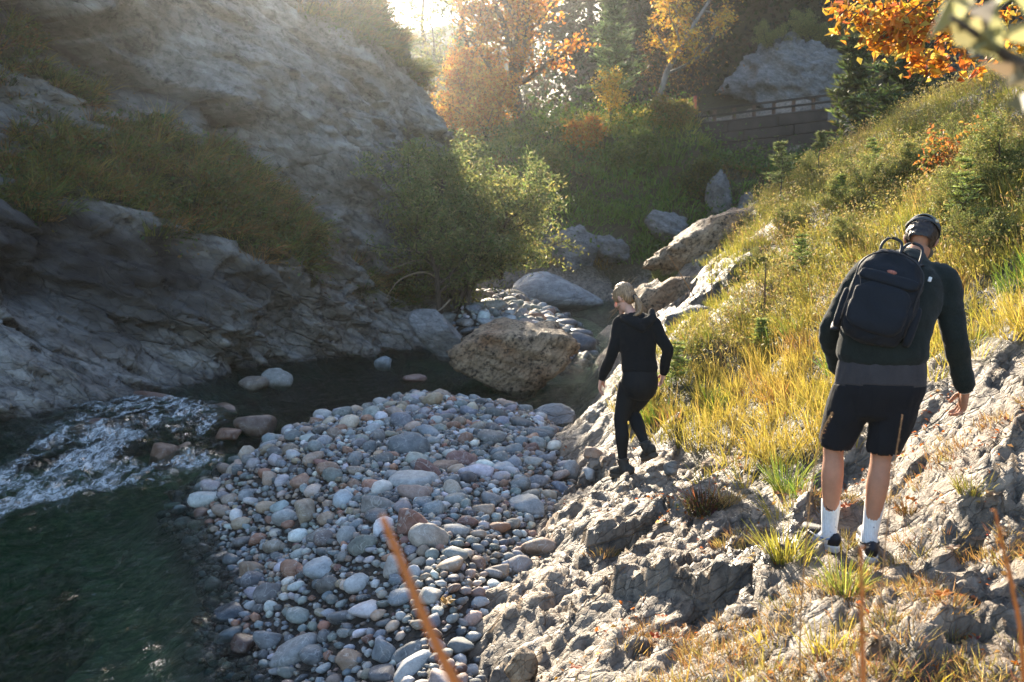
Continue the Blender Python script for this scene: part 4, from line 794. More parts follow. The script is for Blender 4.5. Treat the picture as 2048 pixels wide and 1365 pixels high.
# willow bush over the pool and shrubs
WIL = [(.20, .25, .10), (.27, .29, .13), (.15, .21, .07), (.36, .34, .15)]
b0 = at(905, 610, 21.4); b0[2] = max(b0[2], .3)
leafy('willow_bush', 'big feathery grey-green willow bush overhanging the pool at the cliff foot', 'bush', b0, 3.3, .06, 61, WIL, [4, 3, 3, 1], 11, .10, .10, (11, 6, 4), .75, .55, (-.05, -.1), 7, .12, .05, .2, asp=.34)
leafy('willow_bush', 'sunlit yellow-green bush at the right of the big willow', 'bush', at(985, 545, 23.5), 3.0, .05, 62, [(.30, .32, .10), (.38, .34, .12), (.20, .25, .08)], [4, 3, 3], 12, .10, .10, (10, 6, 4), .75, .55, (.1, 0), 5, .12, .05, .2, asp=.4)
acc = Acc()
for a, pp in enumerate([[(900, 560), (870, 515), (800, 500), (730, 505)], [(890, 570), (850, 545), (800, 560), (770, 600)], [(900, 600), (880, 620), (850, 630)], [(880, 540), (840, 520), (780, 540)]]):
    V, T, Q = tube([at(x_, y_, 20.9-.25*i_) for i_, (x_, y_) in enumerate(pp)], np.linspace(.026, .006, len(pp)), 6, 4); acc.add(V, T, Q)
tag(acc.build('dead_branch', simple('bleached_wood', (.30, .24, .17), .8, .2)), 'bare bleached branches reaching left out of the willow bush', 'branch')
# sparse little pines and saplings on the right slope
pine('pine_sapling', 'crooked sparse little pine on the crest of the right bank', gp(1560, 15.2, -.1), 1.15, .02, 71, (.20, .24, .10), .4, .42, .45, .07, sparse=.6, cat='sapling', nd=10)
pine('pine_sapling', 'thin bare-stemmed little pine right of the crooked one', gp(1640, 15.5, -.1), .85, .014, 72, (.2, .23, .1), .3, .25, .7, .06, sparse=.6, cat='sapling', nd=10)
pine('pine_tree', 'feathery young pine in front of the retaining wall', gp(1710, 24), 4.2, .06, 73, (.11, .14, .05), 1.1, .27, .2, .2)
pine('pine_tree', 'darker young pine below the orange branch', gp(1790, 21), 3.6, .05, 74, (.09, .13, .05), 1.1, .28, .2, .18)
for i, (a, b, h_, lb) in enumerate([(1352, 770, .42, 'small spruce seedling beside the woman\'s right arm'), (1520, 700, .3, 'small spruce seedling in the middle of the golden grass'), (1600, 560, .5, 'bushy green spruce seedling on the slope left of the man'), (1745, 360, .55, 'spruce seedling behind the man\'s cap'), (1930, 470, .7, 'thin dark sapling right of the man'), (1680, 420, .45, 'pale green spruce seedling high on the slope')]):
    pine('spruce_seedling', lb, hit(a, b), h_, .006, 80+i, (.26, .33, .10), .45, .42, .1, .05, cat='sapling', nd=6, sparse=.8)
def stalk(name, label, pp, r, m, cat='stalk'):
    V, T, Q = tube(pp, r, 6, 5); o = mk(name, V, [T, Q], m); return tag(o, label, cat)
M_twig = simple('dark_twig', (.09, .05, .035), .8, .3)
stalk('dead_stalk', 'upright dead brown stalk in the grass left of the man', [hit(1528, 655)-[0, 0, .03], at(1530, 580, hit(1528, 655)[1]), at(1532, 520, hit(1528, 655)[1])], [.011, .008, .004], M_twig)
h0 = hit(1392, 595); stalk('dead_stalk', 'thin dry stalk leaning left above the rock hump', [h0-[0, 0, .03], at(1365, 555, h0[1]), at(1337, 510, h0[1])], [.006, .005, .003], M_stem)
h0 = hit(1423, 600); stalk('dead_stalk', 'thin dry stalk standing upright above the rock hump', [h0-[0, 0, .03], at(1423, 555, h0[1]), at(1424, 505, h0[1])], [.005, .004, .002], M_stem)
# small dark shrub on the ledge, tuft left of the man
h0 = hit(1405, 1030); e = empty('ledge_shrub', h0); V, T, C = blades(np.zeros((1, 3)), 130, np.array([.2]), .006, np.array([(.07, .05, .025)]), 1.0, .5, spread=.10, seed=91); mk('twigs', V, T, M_grass, e, True, {'col': C})
lp = rg.normal(0, 1, (420, 3))*[.075, .07, .035]+[0, 0, .07]; V, T, C = leaves(lp, .02, mixcol(420, [(.10, .06, .03), (.14, .13, .04), (.05, .05, .02)], [3, 2, 2], 3), 92); mk('leaves', V, T, M_leaf, e, False, {'col': C}); tag(e, 'small dark reddish shrub with dry grass on the rock ledge', 'shrub')
for i, (a, b, L_, n_, lb) in enumerate([(1570, 1120, .24, 130, 'spiky yellow-green grass tuft left of the man\'s shoes'), (1690, 1185, .2, 100, 'green grass tuft in front of the man\'s shoes'), (1570, 985, .34, 120, 'tall green grass tuft under the rock ledge'), (1455, 1010, .16, 150, 'bushy straw-coloured grass tuft on the bare rock'), (1410, 1020, .26, 70, 'reddish dry grass tuft on the ledge shrub'), (1815, 1025, .09, 120, 'small round mossy tuft right of the man\'s calf'), (1945, 985, .13, 90, 'small grass tuft on the rock at the right edge'), (1690, 1090, .12, 110, 'short grass tuft between the man\'s shoes')]):
    p = hit(a, b); c = [(.38, .36, .07), (.30, .33, .08), (.24, .30, .06), (.42, .30, .12), (.32, .13, .06), (.16, .10, .04), (.3, .28, .08), (.30, .24, .08)][i]
    V, T, C = blades(np.array([p-[0, 0, .01]]), n_, np.array([L_]), .005, np.array([c]), .9, .7, spread=.07, seed=100+i, colvar=.3); tag(mk('grass_tuft', V-p, T, M_grass, None, True, {'col': C}), lb, 'grass tuft').location = p
JU = [(1640, 345, .6, 'grey-green juniper bush on the crest left of the cap'), (1700, 410, .7, 'broad juniper bush above the grass left of the backpack'), (1770, 365, .8, 'tall juniper bush just above the man\'s cap'), (1850, 335, .7, 'olive juniper bush right of and above the cap'), (1905, 310, .75, 'olive juniper bush below the orange leaves'), (1970, 385, .8, 'dense juniper bush right of the man\'s head'), (2025, 335, .9, 'tall juniper bush at the upper right edge'), (1690, 480, .5, 'low juniper bush left of the man\'s shoulder'), (2005, 480, .6, 'dark juniper bush at the right edge beside the shoulder'), (1585, 445, .5, 'low juniper bush on the rocky crest'), (1890, 425, .6, 'yellowish juniper bush just right of the cap'), (1520, 520, .35, 'small juniper bush above the striped rock hump'), (1330, 555, .4, 'yellow-green bush on top of the tan upright rock')]
jp = [leafy('juniper_bush', '', 'bush', (0, 0, 0), .8, .014, 160+k, [(.18, .23, .07), (.28, .29, .09), (.38, .34, .13)], [3, 3, 2], 9, .035, .035, (8, 6, 4), .8, .55, (0, 0), 6, .1, .06, .22, group='juniper bushes on the right slope', mat=M_needle, asp=.35) for k in range(2)]
for n_, (a, b, s_, lb) in enumerate(JU):
    p = hit(a, b+15)
    if n_ < 2: o = jp[n_]; o.location = p; o.scale = (s_,)*3; o['label'] = lb
    else: copytree(jp[n_ % 2], p, n_*2.1, s_, lb)
# orange leaf sprays reaching in from a tree standing outside on the right
tb = gpt(5.3, 7.2); e = empty('beech_tree', tb); acc = Acc(); lp = []; rr = np.random.default_rng(12)
trunk = [(0, 0, -.2), (.02, .05, 1.2), (-.1, .1, 2.6), (-.25, .2, 4.0)]; V, T, Q = tube(trunk, [.09, .075, .055, .03], 8, 3); acc.add(V, T, Q)
for a, b, n_ in [(1700, 12, 50), (1722, 45, 60), (1760, 20, 80), (1790, 50, 100), (1815, 30, 80), (1840, 62, 90), (1760, 82, 50), (1800, 92, 70), (1772, 104, 24), (1850, 105, 50), (1860, 142, 40), (1880, 70, 60), (1845, 20, 60), (1905, 120, 40), (1930, 60, 40), (1848, 130, 26), (1700, 42, 30), (1990, 30, 60), (2030, 80, 50), (1960, 140, 30)]:
    p = at(a, b, 7.2+rr.uniform(-.25, .35))-tb; q = np.array([-.12, .12, 2.4+rr.uniform(0, 1.2)]); mid = q*.45+p*.55+np.array([0, 0, .10]); V, T, Q = tube([q, mid, p*.85+mid*.15, p+(p-mid)*.1], [.022, .012, .006, .002], 5, 4); acc.add(V, T, Q)
    lp.append(p+rr.normal(0, .075, (n_, 3))*[1.2, 1, .6])
acc.build('trunk', M_bark, e); lp = np.concatenate(lp); V, T, C = leaves(lp, .075, mixcol(len(lp), [(.62, .25, .04), (.6, .36, .06), (.42, .12, .03), (.5, .42, .10)], [4, 3, 2, 2], 1), 12, .8); mk('crown', V, T, M_leaf, e, False, {'col': C})
tag(e, 'orange beech sprays hanging into the top right corner', 'tree')
h0 = hit(1930, 330); leafy('autumn_shrub', 'tangled twiggy shrub with a few red-orange leaves on the crest', 'shrub', h0, .62, .012, 95, [(.55, .18, .05), (.5, .28, .07), (.2, .2, .06)], [3, 2, 2], 2, .055, .07, (9, 6, 4), .9, .55, (-.25, 0), 4, .1, .02, .25, keep=.45)
# out-of-focus twig close to the lens and dry stems in the foreground
e = empty('foreground_twig', (.9, 1.05, .8)); acc = Acc(); tb = np.array([.9, 1.05, .8]); pts = [at(2330, 900, 1.05), at(2260, 420, 1.05), at(2130, 190, 1.05), at(2010, 110, 1.05), at(1905, 35, 1.0)]
V, T, Q = tube(np.array([[.9, 1.05, .72]]+[list(p) for p in pts])-tb, [.012, .010, .009, .008, .006, .003], 6, 4); acc.add(V, T, Q); acc.build('stem', M_bark, e)
lp = np.array([at(a, b, 1.03)-tb for a, b in [(1905, -8), (1915, 18), (1958, 35), (1965, 55), (1985, 90), (2010, 125), (2030, 160), (1945, 75), (2040, 60), (2035, 10), (1880, 30), (2045, 210), (1990, 0)]])
V, T, C = leaves(lp, .055, mixcol(len(lp), [(.34, .33, .2), (.28, .29, .14), (.36, .3, .22)], [1, 1, 1], 2), 13, .2); mk('leaf', V, T, M_leaf, e, False, {'col': C}); tag(e, 'blurred pale-leaved twig close to the lens at the top right', 'twig')
def stem(label, pix, r, seed, plume=0, col=(.50, .25, .085)):
    p0 = np.array(pix[0][0]) if len(pix[0]) == 1 else at(*pix[0]); e = empty('dry_grass_stem', p0); P = np.array([at(*q) for q in pix])-p0
    g = lut(_GZ, (P[:1, :2]+p0[:2]))[0]; P = np.vstack([[0.05, -.05, g-p0[2]-.05], P]); rad = np.r_[r*1.2, np.linspace(r, r*.5, len(pix))]
    V, T, Q = tube(P, rad, 6, 5); mk('stem', V, [T, Q], M_grass, e, True, {'col': np.tile(col, (len(V), 1))})
    if plume:
        rr = np.random.default_rng(seed); f = rr.random(plume); q = np.array([np.interp(f*.75+.25, np.linspace(0, 1, len(pix)), P[1:, k_]) for k_ in range(3)]).T+rr.normal(0, r*.9, (plume, 3))
        V, T, C = leaves(q, r*3.2, np.tile(col, (plume, 1)), seed, 0, asp=.3); tag(mk('seed_head', V, T, M_grass, e, False, {'col': C}), kind='stuff')
    tag(e, label, 'grass stem')
stem('blurred orange grass stem leaning left across the gravel', [(1060, 1700, .86), (985, 1500, .86), (910, 1365, .86), (850, 1240, .86), (805, 1130, .87), (765, 1035, .88)], .0065, 1, 0)
stem('blurred orange grass stem in front of the man\'s right shoe', [(1728, 1420, 1.35), (1724, 1250, 1.35), (1722, 1095, 1.36)], .004, 2, 20)
stem('blurred brown grass stem at the right edge', [(2050, 1420, 1.5), (2025, 1180, 1.5), (2005, 1095, 1.5), (1990, 1020, 1.5)], .004, 3, 20)
stem('thin straw grass stem in front of the man\'s left shorts leg', [(1600, 1350, 2.8), (1615, 1050, 2.8), (1640, 880, 2.8), (1665, 825, 2.8)], .0025, 4, 60, (.40, .28, .15))
stem('thin pale grass stem crossing the man\'s right knee', [(1760, 1300, 2.6), (1780, 1000, 2.6), (1805, 830, 2.6)], .002, 5, 40, (.40, .28, .16))
# ---- road: retaining wall, rail, marker, crag
M_conc = simple('dark_concrete', (.05, .038, .03), .95, .45, 1.6, .6); M_wood = simple('weathered_wood', (.12, .07, .045), .85, .3, 8, .3); M_rail = simple('dark_rail', (.03, .022, .016), .9, .3, 10)
def box(x0, x1, y0, y1, z0, z1, b=.01):
    bm = bmesh.new(); bmesh.ops.create_cube(bm, size=1)
    for v_ in bm.verts: v_.co = ((x0+x1)/2+v_.co.x*(x1-x0), (y0+y1)/2+v_.co.y*(y1-y0), (z0+z1)/2+v_.co.z*(z1-z0))
    bmesh.ops.bevel(bm, geom=list(bm.edges), offset=b, segments=1, affect='EDGES'); V = np.array([v_.co[:] for v_ in bm.verts]); bm.verts.index_update()
    F3 = [[v_.index for v_ in f.verts] for f in bm.faces if len(f.verts) == 3]; F4 = [[v_.index for v_ in f.verts] for f in bm.faces if len(f.verts) == 4]; bm.free(); return V, [np.array(F3).reshape(-1, 3), np.array(F4).reshape(-1, 4)]
wl = at(1388, 252, 37.2); wr = at(1690, 216, 37.2); e = empty('retaining_wall', (wl[0], 37.2, wl[2]-1.9)); n_ = 3; ln = wr[0]-wl[0]
for k in range(5):
    for j in range(n_):
        x0 = ln*j/n_+(.0 if k % 2 else -.6); V, F = box(x0+.012, x0+ln/n_-.012, rg.uniform(0, .03), .5, k*.38+.01, k*.38+.372, .015); V[:, 2] += V[:, 0]/ln*(wr[2]-wl[2]); mk('concrete_block', V, F, M_conc, e, False)
V, F = box(-.3, ln+.1, .05, .45, 1.9, 1.98, .02); V[:, 2] += V[:, 0]/ln*(wr[2]-wl[2]); mk('coping', V, F, M_conc, e, False)
tag(e, 'dark brown retaining wall carrying the road above the gully', 'wall')
e = empty('guard_rail', (wl[0], 37.4, wl[2]+.06))
for j in range(8):
    x0 = ln*(j+.1)/7.6; zz = x0/ln*(wr[2]-wl[2]); V, F = box(x0-.06, x0+.06, 0, .12, zz, zz+.5, .015); mk('post', V, F, M_wood, e, False)
for zz in (.24, .48):
    V, F = box(-.2, ln+.2, -.06, -.01, zz-.04, zz+.04, .01); V[:, 2] += V[:, 0]/ln*(wr[2]-wl[2]); mk('rail', V, F, M_rail, e, False)
tag(e, 'dark guard rail on wooden posts along the retaining wall', 'guard rail')
p = at(1390, 222, 38); e = empty('road_marker', p); V, F = box(-.05, .05, -.05, .05, -.5, .42, .015); mk('post', V, F, simple('orange_plastic', (.55, .10, .03), .5), e, False); V, F = box(-.055, .055, -.055, .055, .42, .55, .02); mk('cap', V, F, simple('red_plastic', (.35, .05, .03), .5), e, False)
tag(e, 'orange snow marker post beside the road', 'marker post')
boulder('rock_crag', 'pale blue-grey limestone crag rising behind the road', 1590, 165, 300, 190, 46.5, 47, M_grey, (0, R(8), 0), .7, 5, [(-.8, -.3, .55, .55), (0, -1, .3, .5)], .3, 16, 14, 2.6, R(60), cat='crag', relief=.22)
for n_, (a, b, s_, lb) in enumerate([(1545, 70, 1.5, 'dark bush crowning the left top of the crag'), (1610, 58, 1.8, 'dark bush on the middle top of the crag'), (1680, 68, 1.7, 'dark bush on the right top of the crag')]):
    copytree(jp[n_ % 2], at(a, b+20, 46.3), n_*1.9, s_, lb)['group'] = 'dark bushes on the crag'
# ---- fallen leaves
def fallen(n, X, seed, size, cols): 
    r = np.random.default_rng(seed); P = np.c_[X, lut(_GZ, X)+.012]; return leaves(P, size, mixcol(len(P), cols, [3, 2, 2], seed), seed, 2.2, asp=.7)
X = sample_ground(9000, .1, 4.5, 3, 9.5); gv = lut(_GV, X); fb = fbm(np.c_[X*1.4, gv*0+22], 3); X = X[(fb > .12) & (rg.random(len(X)) < .75)][:2200]
V, T, C = fallen(0, X, 5, .03, [(.45, .14, .04), (.30, .12, .05), (.5, .3, .12)]); tag(mk('leaf_litter', V, T, M_leaf, None, False, {'col': C}), 'small orange and brown leaf litter strewn on the bank rock', 'leaf litter', kind='stuff')
def mapleleaf(label, px_, py_, s, col, rz, tilt=.2):
    n = 22; a = np.arange(n)*2*np.pi/n; lob = .62+.38*np.abs(np.cos(a*2.5)); lob = np.where(np.arange(n) % 2, lob*.82, lob); V = np.c_[np.cos(a)*lob, np.sin(a)*lob, .14*np.cos(a*5)+.1*np.cos(a)]; V = np.vstack([V, [0, 0, .0]])*s
    st, _, _ = tube([[-.3*s, 0, 0], [-1.0*s, .1*s, .02], [-1.4*s, .25*s, .05]], [.03*s]*3, 4); F = np.array([[n, i, (i+1) % n] for i in range(n)]); p = hit(px_, py_)
    o = mk('fallen_leaf', V@rotm(tilt, .15, rz).T, F, M_leaf, None, False, {'col': np.tile(col, (len(V), 1))}); o.location = p+[0, 0, .03*1+s*.2]; tag(o, label, 'leaf', 'single fallen leaves')
for i, (a, b, s, c, lb) in enumerate([(895, 1214, .05, (.5, .3, .1), 'pale yellow maple leaf lying on the gravel'), (1560, 1000, .055, (.45, .2, .08), 'orange-brown maple leaf on the rock left of the man'), (1700, 890, .06, (.5, .22, .06), 'orange leaf behind the man\'s left knee'), (1690, 1024, .04, (.5, .12, .03), 'bright red-orange leaf between the man\'s socks'), (1820, 1010, .035, (.6, .24, .04), 'orange leaf on the mossy tuft right of the calf'), (1740, 1290, .05, (.5, .3, .16), 'pale dry leaf in front of the shoes near the bottom'), (1905, 1110, .04, (.35, .22, .15), 'brown leaf in the man\'s shadow'), (1955, 1090, .04, (.45, .3, .2), 'curled beige leaf at the edge of the man\'s shadow'), (1310, 1285, .035, (.45, .1, .03), 'red leaf in a crack of the bank rock'), (1325, 1245, .03, (.5, .14, .04), 'small red leaf on the middle of the bank rock'), (1885, 1205, .04, (.6, .22, .03), 'vivid orange leaf in the grass below the shadow'), (1985, 1000, .04, (.45, .3, .18), 'beige leaf on the right rock face'), (1270, 905, .025, (.6, .22, .04), 'tiny orange leaf beside the woman\'s rear boot'), (1150, 1350, .035, (.4, .1, .04), 'dark red leaf at the bottom edge of the bank rock')]): mapleleaf(lb, a, b, s, c, i*1.7)

# ================================================================== PEOPLE
def remesh(parts, vox, smooth=6, disp=None):
    """union of closed pieces into one continuous skin (voxel remesh + smoothing)"""
    acc = Acc()
    for V, T, Q in parts: acc.add(V, T if len(T) else None, Q if len(Q) else None)
    o = acc.build('tmp', None); md = o.modifiers.new('r', 'REMESH'); md.mode = 'VOXEL'; md.voxel_size = vox; md.adaptivity = 0
    sm = o.modifiers.new('s', 'SMOOTH'); sm.factor = .5; sm.iterations = smooth
    dg = bpy.context.evaluated_depsgraph_get(); me = bpy.data.meshes.new_from_object(o.evaluated_get(dg)); bpy.data.objects.remove(o)
    n = len(me.vertices); V = np.empty(n*3, np.float32); me.vertices.foreach_get('co', V); V = V.reshape(-1, 3).astype(float); N = np.empty(n*3, np.float32); me.vertices.foreach_get('normal', N); N = N.reshape(-1, 3)
    Q = np.array([p.vertices[:] for p in me.polygons if len(p.vertices) == 4]); T = np.array([p.vertices[:] for p in me.polygons if len(p.vertices) == 3]).reshape(-1, 3).astype(int)
    bpy.data.meshes.remove(me)
    if disp is not None: V = V+N*disp(V)[:, None]
    return V, T, Q
def joinp(name, pieces, m, parent):
    a = Acc()
    for V, T, Q in pieces: a.add(V, T if len(T) else None, Q if len(Q) else None)
    return a.build(name, m, parent)
def ell(c, r, rot=(0, 0, 0), sub=3):
    D, F = ico(sub); return (D*np.asarray(r))@rotm(*rot).T+np.asarray(c), F, np.zeros((0, 4), int)
def limb(P, r, n=14, sub=5, side=(1, 0, 0)): return tube(P, r, n, sub, side)
def hand(wr, d, n, th, s=1.0, curl=(.35, .5, .45)):
    """palm, four fingers of different length and a thumb; d along the hand, n palm normal, th towards the thumb"""
    wr, d, n, th = [np.asarray(a, float) for a in (wr, d, n, th)]; d /= np.linalg.norm(d); th = th-d*(th@d); th /= np.linalg.norm(th); n = n-d*(n@d)-th*(n@th); n /= np.linalg.norm(n); ps = []
    ps.append(limb([wr-d*.03*s, wr+d*.02*s, wr+d*.06*s, wr+d*.092*s], [(.027*s, .02*s), (.033*s, .018*s), (.041*s, .016*s), (.040*s, .012*s)], 12, 4, th))
    for k, (off, ln, r) in enumerate([(.030, .072, .0092), (.011, .082, .0096), (-.009, .077, .0092), (-.028, .060, .0080)]):
        p = wr+d*(.088-.004*abs(k-1))*s+th*off*s; pts = [p-d*.015*s, p]; dd = d+th*off*2.2; a = 0
        for j, fr in enumerate((.45, .31, .24)):
            a += curl[j]*(1+.12*k); v_ = dd*math.cos(a)+n*math.sin(a); v_ /= np.linalg.norm(v_); pts.append(pts[-1]+v_*ln*fr*s)
        ps.append(limb(pts, np.array([1.05, 1.05, .98, .9, .72])*r*s, 9, 3, th))
    p = wr+d*.022*s+th*.028*s; v1 = d*.62+th*.62+n*.35; v2 = d*.85+th*.2+n*.45
    ps.append(limb([p-th*.012*s, p, p+v1*.036*s, p+v1*.036*s+v2*.03*s, p+v1*.036*s+v2*.055*s], np.array([.013, .0135, .012, .0105, .0085])*s, 9, 3, n))
    return remesh(ps, .0036*s, 3)
def head(c, R3, s=1.0):
    """head with face along local +Y, up +Z; R3 rotates it"""
    ps = [ell((0, -.01, .03), (.076, .095, .098)), ell((0, .025, -.045), (.058, .068, .075)), ell((0, .085, -.095), (.024, .022, .02)), ell((0, .062, -.055), (.045, .038, .05)),
          limb([(0, .092, .028), (0, .108, -.005), (0, .117, -.022), (0, .098, -.034)], [.008, .011, .014, .008], 8, 3), ell((0, .092, -.058), (.024, .012, .007)), ell((0, .09, -.069), (.022, .012, .007)),
          ell((-.032, .078, .042), (.026, .016, .01)), ell((.032, .078, .042), (.026, .016, .01))]
    for k in (-1, 1): ps += [ell((k*.078, -.005, -.008), (.009, .021, .033), (0, k*.15, k*.25), 2), ell((k*.03, .078, .018), (.013, .012, .011), sub=2)]
    V, T, Q = remesh(ps, .0045, 5); return (V*s)@R3.T+c, T, Q
def folds(amp, f, seed, st=(1, 1, 1)):
    return lambda V: amp*fbm(V*np.array(st)*f+seed, 3)
def cut(piece, keep):
    V, T, Q = piece; k = keep(V)
    return V, T[k[T].all(1)] if len(T) else T, Q[k[Q].all(1)] if len(Q) else Q
def compact(V, T, Q):
    u = np.unique(np.r_[T.ravel(), Q.ravel()].astype(int)); mp = np.zeros(len(V), int); mp[u] = np.arange(len(u)); return V[u], mp[T.astype(int)], mp[Q.astype(int)]
def skinmat(name, col):
    t = NT(name); v = t.obj(); f = t.noise(v, 14, 5, .6); f2 = t.noise(v, 160, 3, .6)
    c = t.mix(t.rng(f, .3, .7), tuple(x*.85 for x in col), tuple(min(1, x*1.12) for x in col)); c = t.mix(t.rng(f2, .5, .8, 0, .2), c, (.3, .1, .06))
    return t.done(t.bsdf(c, .68, t.bump(f2, .4, .004), Subsurface_Weight=.12, Subsurface_Scale=.02, Subsurface_Radius=(1, .35, .2)))
def knitmat(name, col, sc_=(220, 220, 90), rough=.95, sheen=.25):
    t = NT(name); v = t.obj(); wv = t.noise(t.mapv(v, sc_), 1, 3, .6); f = t.noise(v, 9, 4, .6)
    c = t.mix(t.rng(wv, .3, .7), tuple(x*.55 for x in col), tuple(min(1, x*1.4) for x in col)); c = t.mix(t.rng(f, .35, .7, 0, .35), c, tuple(x*1.7 for x in col))
    return t.done(t.bsdf(c, rough, t.bump(wv, .5, .004), Sheen_Weight=sheen, Sheen_Roughness=.5, Specular_IOR_Level=.2))
M_skinm = skinmat('tanned_skin', (.46, .22, .13)); M_skinw = skinmat('fair_skin', (.62, .36, .27))
M_sweater = knitmat('green_knit', (.013, .018, .016), sheen=.1); M_shorts = knitmat('black_cloth', (.010, .011, .014), (400, 400, 400), .85, .03); M_grey_c = knitmat('charcoal_cloth', (.045, .042, .045), (400, 400, 400), .85, .1)
M_hood = knitmat('black_fleece', (.006, .008, .010), (300, 300, 300), .95, .03); M_legg = knitmat('black_leggings', (.008, .010, .012), (500, 500, 500), .75, .02)
def sockmat():
    t = NT('white_ribbed_sock'); v = t.obj(); s = t.n('SeparateXYZ', {0: v}); wv = t.n('TexWave', {'Vector': v, 'Scale': 38.0, 'Distortion': .4}, bands_direction='X').outputs[0]; f = t.noise(v, 60, 3); d = t.noise(v, 25, 2, .5)
    c = t.mix(t.rng(f, .3, .8), (.72, .71, .69), (.86, .86, .85)); c = t.mix(t.rng(d, .68, .74, 0, .75), c, (.08, .07, .08)); return t.done(t.bsdf(c, .95, t.bump(wv, .6, .004)))
M_sock = sockmat(); M_ink = simple('black_print', (.01, .01, .012), .7); M_sole = simple('white_rubber', (.62, .59, .54), .6, .15, 30); M_shoe = simple('black_shoe', (.012, .012, .016), .65, .3, 60, .2); M_white = simple('white_trim', (.75, .74, .72), .6); M_blue = simple('blue_lining', (.10, .2, .38), .8)
def hairmat(name, a, b):
    t = NT(name); v = t.mapv(t.obj(), (90, 90, 14)); f = t.noise(v, 1.2, 4, .6); return t.done(t.bsdf(t.mix(t.rng(f, .3, .7), a, b), .45, t.bump(f, .7, .006), Specular_IOR_Level=.5))
M_hairm = hairmat('dark_hair', (.008, .005, .004), (.035, .02, .013)); M_hairw = hairmat('blond_hair', (.12, .07, .035), (.42, .28, .15))
def shoe(h, toe, side_w=.042, hgt=.075, L=None, up=(0, 0, 1)):
    """sole and upper along heel -> toe (ground line)"""
    h, toe = np.asarray(h, float), np.asarray(toe, float); d = toe-h; L = np.linalg.norm(d); d /= L; up = np.asarray(up, float); up = up-d*(up@d); up /= np.linalg.norm(up); sd = np.cross(d, up)
    f = np.array([-.01, .06, .2, .4, .6, .78, .9, .985]); wd = np.array([.020, .033, .037, .035, .042, .047, .041, .022])*side_w/.042
    sole = limb([h+d*L*a+up*.012 for a in f], [(w_*1.08, .014) for w_ in wd], 14, 3, sd)
    mid = limb([h+d*L*a+up*.028 for a in f], [(w_*1.04, .016) for w_ in wd], 14, 3, sd)
    top = np.array([.045, .062, .068, .062, .05, .038, .031, .022])*hgt/.075
    upper = limb([h+d*L*a+up*(.035+t_*.42) for a, t_ in zip(f, top)], [(w_*.98, .02+t_*.45) for w_, t_ in zip(wd, top)], 14, 3, sd)
    return sole, mid, upper, d, sd, up, L

# ------------------------------------------------------------------ the man (local X right, Y away from the camera, Z up)
mf = at(1690, 1100, 5.05); man = empty('person', mf, -math.atan2(mf[0], mf[1]))
def mz(px, py, y=0): return np.array([(px-1690)/415, y, (1100-py)/394])
LAn, RAn = mz(1656, 1072, .0), mz(1738, 1070, -.03); LK, RK = mz(1660, 888, .05), mz(1757, 896, .03); LH, RH = mz(1706, 748, .0), mz(1790, 748, .0)
LS, RS = mz(1714, 538, .20), mz(1866, 550, .19); LE, RE = mz(1644, 655, .15), mz(1893, 662, .13); LW, RW = mz(1662, 745, .33), mz(1921, 768, .20)
NK, HD = mz(1806, 502, .27), mz(1824, 468, .38)
torsoP = [mz(1748, 770, 0), mz(1748, 715, .0), mz(1754, 660, .03), mz(1770, 600, .09), mz(1786, 545, .17), mz(1798, 515, .23)]
hr = rotm(R(-48), R(8), R(-6))
body = [limb(torsoP, [(.145, .105), (.14, .10), (.13, .10), (.15, .105), (.15, .09), (.09, .065)], 18, 4),
        limb([NK-[.02, .08, .05], NK, HD-[0, .0, .02]], [.062, .055, .052], 12, 3)]
for H_, K_, A_ in ((LH, LK, LAn), (RH, RK, RAn)):
    sh = A_-K_; body.append(limb([H_+[0, 0, .03], H_*.55+K_*.45, K_, K_+sh*.14+[0, -.012, 0], K_+sh*.34+[0, -.026, 0], K_+sh*.62+[0, -.012, 0], A_-sh*.1, A_], [.085, .074, .055, .053, .0575, .045, .034, .036], 14, 4))
for S_, E_, W_ in ((LS, LE, LW), (RS, RE, RW)): body.append(limb([S_, S_*.5+E_*.5, E_, E_*.5+W_*.5, W_], [.05, .042, .036, .034, .026], 12, 4))
bodym = remesh(body, .0125, 3)
hm = head(HD, hr, 1.0)
rh = hand(RW+[.0, .0, -.01], mz(1914, 828, .25)-RW, (-.75, .45, .1), (-.35, .9, .0), 1.02, (.35, .55, .4))
lh = hand(LW, mz(1672, 800, .42)-LW, (.7, .3, 0), (.3, .8, 0), 1.0)
joinp('body', [bodym, hm, rh, lh], M_skinm, man)
# sweater: torso, sleeves, collar
sw = [limb([mz(1750, 706, -.005), mz(1750, 690, -.005), mz(1754, 650, .02), mz(1770, 600, .08), mz(1786, 548, .16), mz(1797, 520, .215), mz(1803, 505, .25)], [(.205, .135), (.222, .15), (.215, .15), (.215, .145), (.20, .125), (.135, .10), (.085, .075)], 24, 4)]
for S_, E_, W_, k in ((LS, LE, LW, -1), (RS, RE, RW, 1)): sw.append(limb([S_-[k*.09, -.01, -.02], S_, S_*.5+E_*.5+[k*.005, 0, 0], E_, E_*.5+W_*.5, W_+(E_-W_)*.12, W_+(E_-W_)*.03], [(.09, .085), (.082, .08), (.069, .068), (.06, .062), (.056, .056), (.047, .046), (.04, .04)], 16, 4))
swm = remesh(sw, .009, 7, lambda V: .011*fbm(V*[9, 9, 5]+3, 3)+.006*ridged(V*[6, 6, 14]+7, 3))
joinp('sweater', [swm], M_sweater, man)
V, T, Q = limb([mz(1750, 709, -.006), mz(1750, 700, -.006), mz(1750, 692, -.006)], [(.205, .137), (.214, .146), (.214, .146)], 28, 2); mk('hem_rib', V, [T, Q], M_sweater, man)
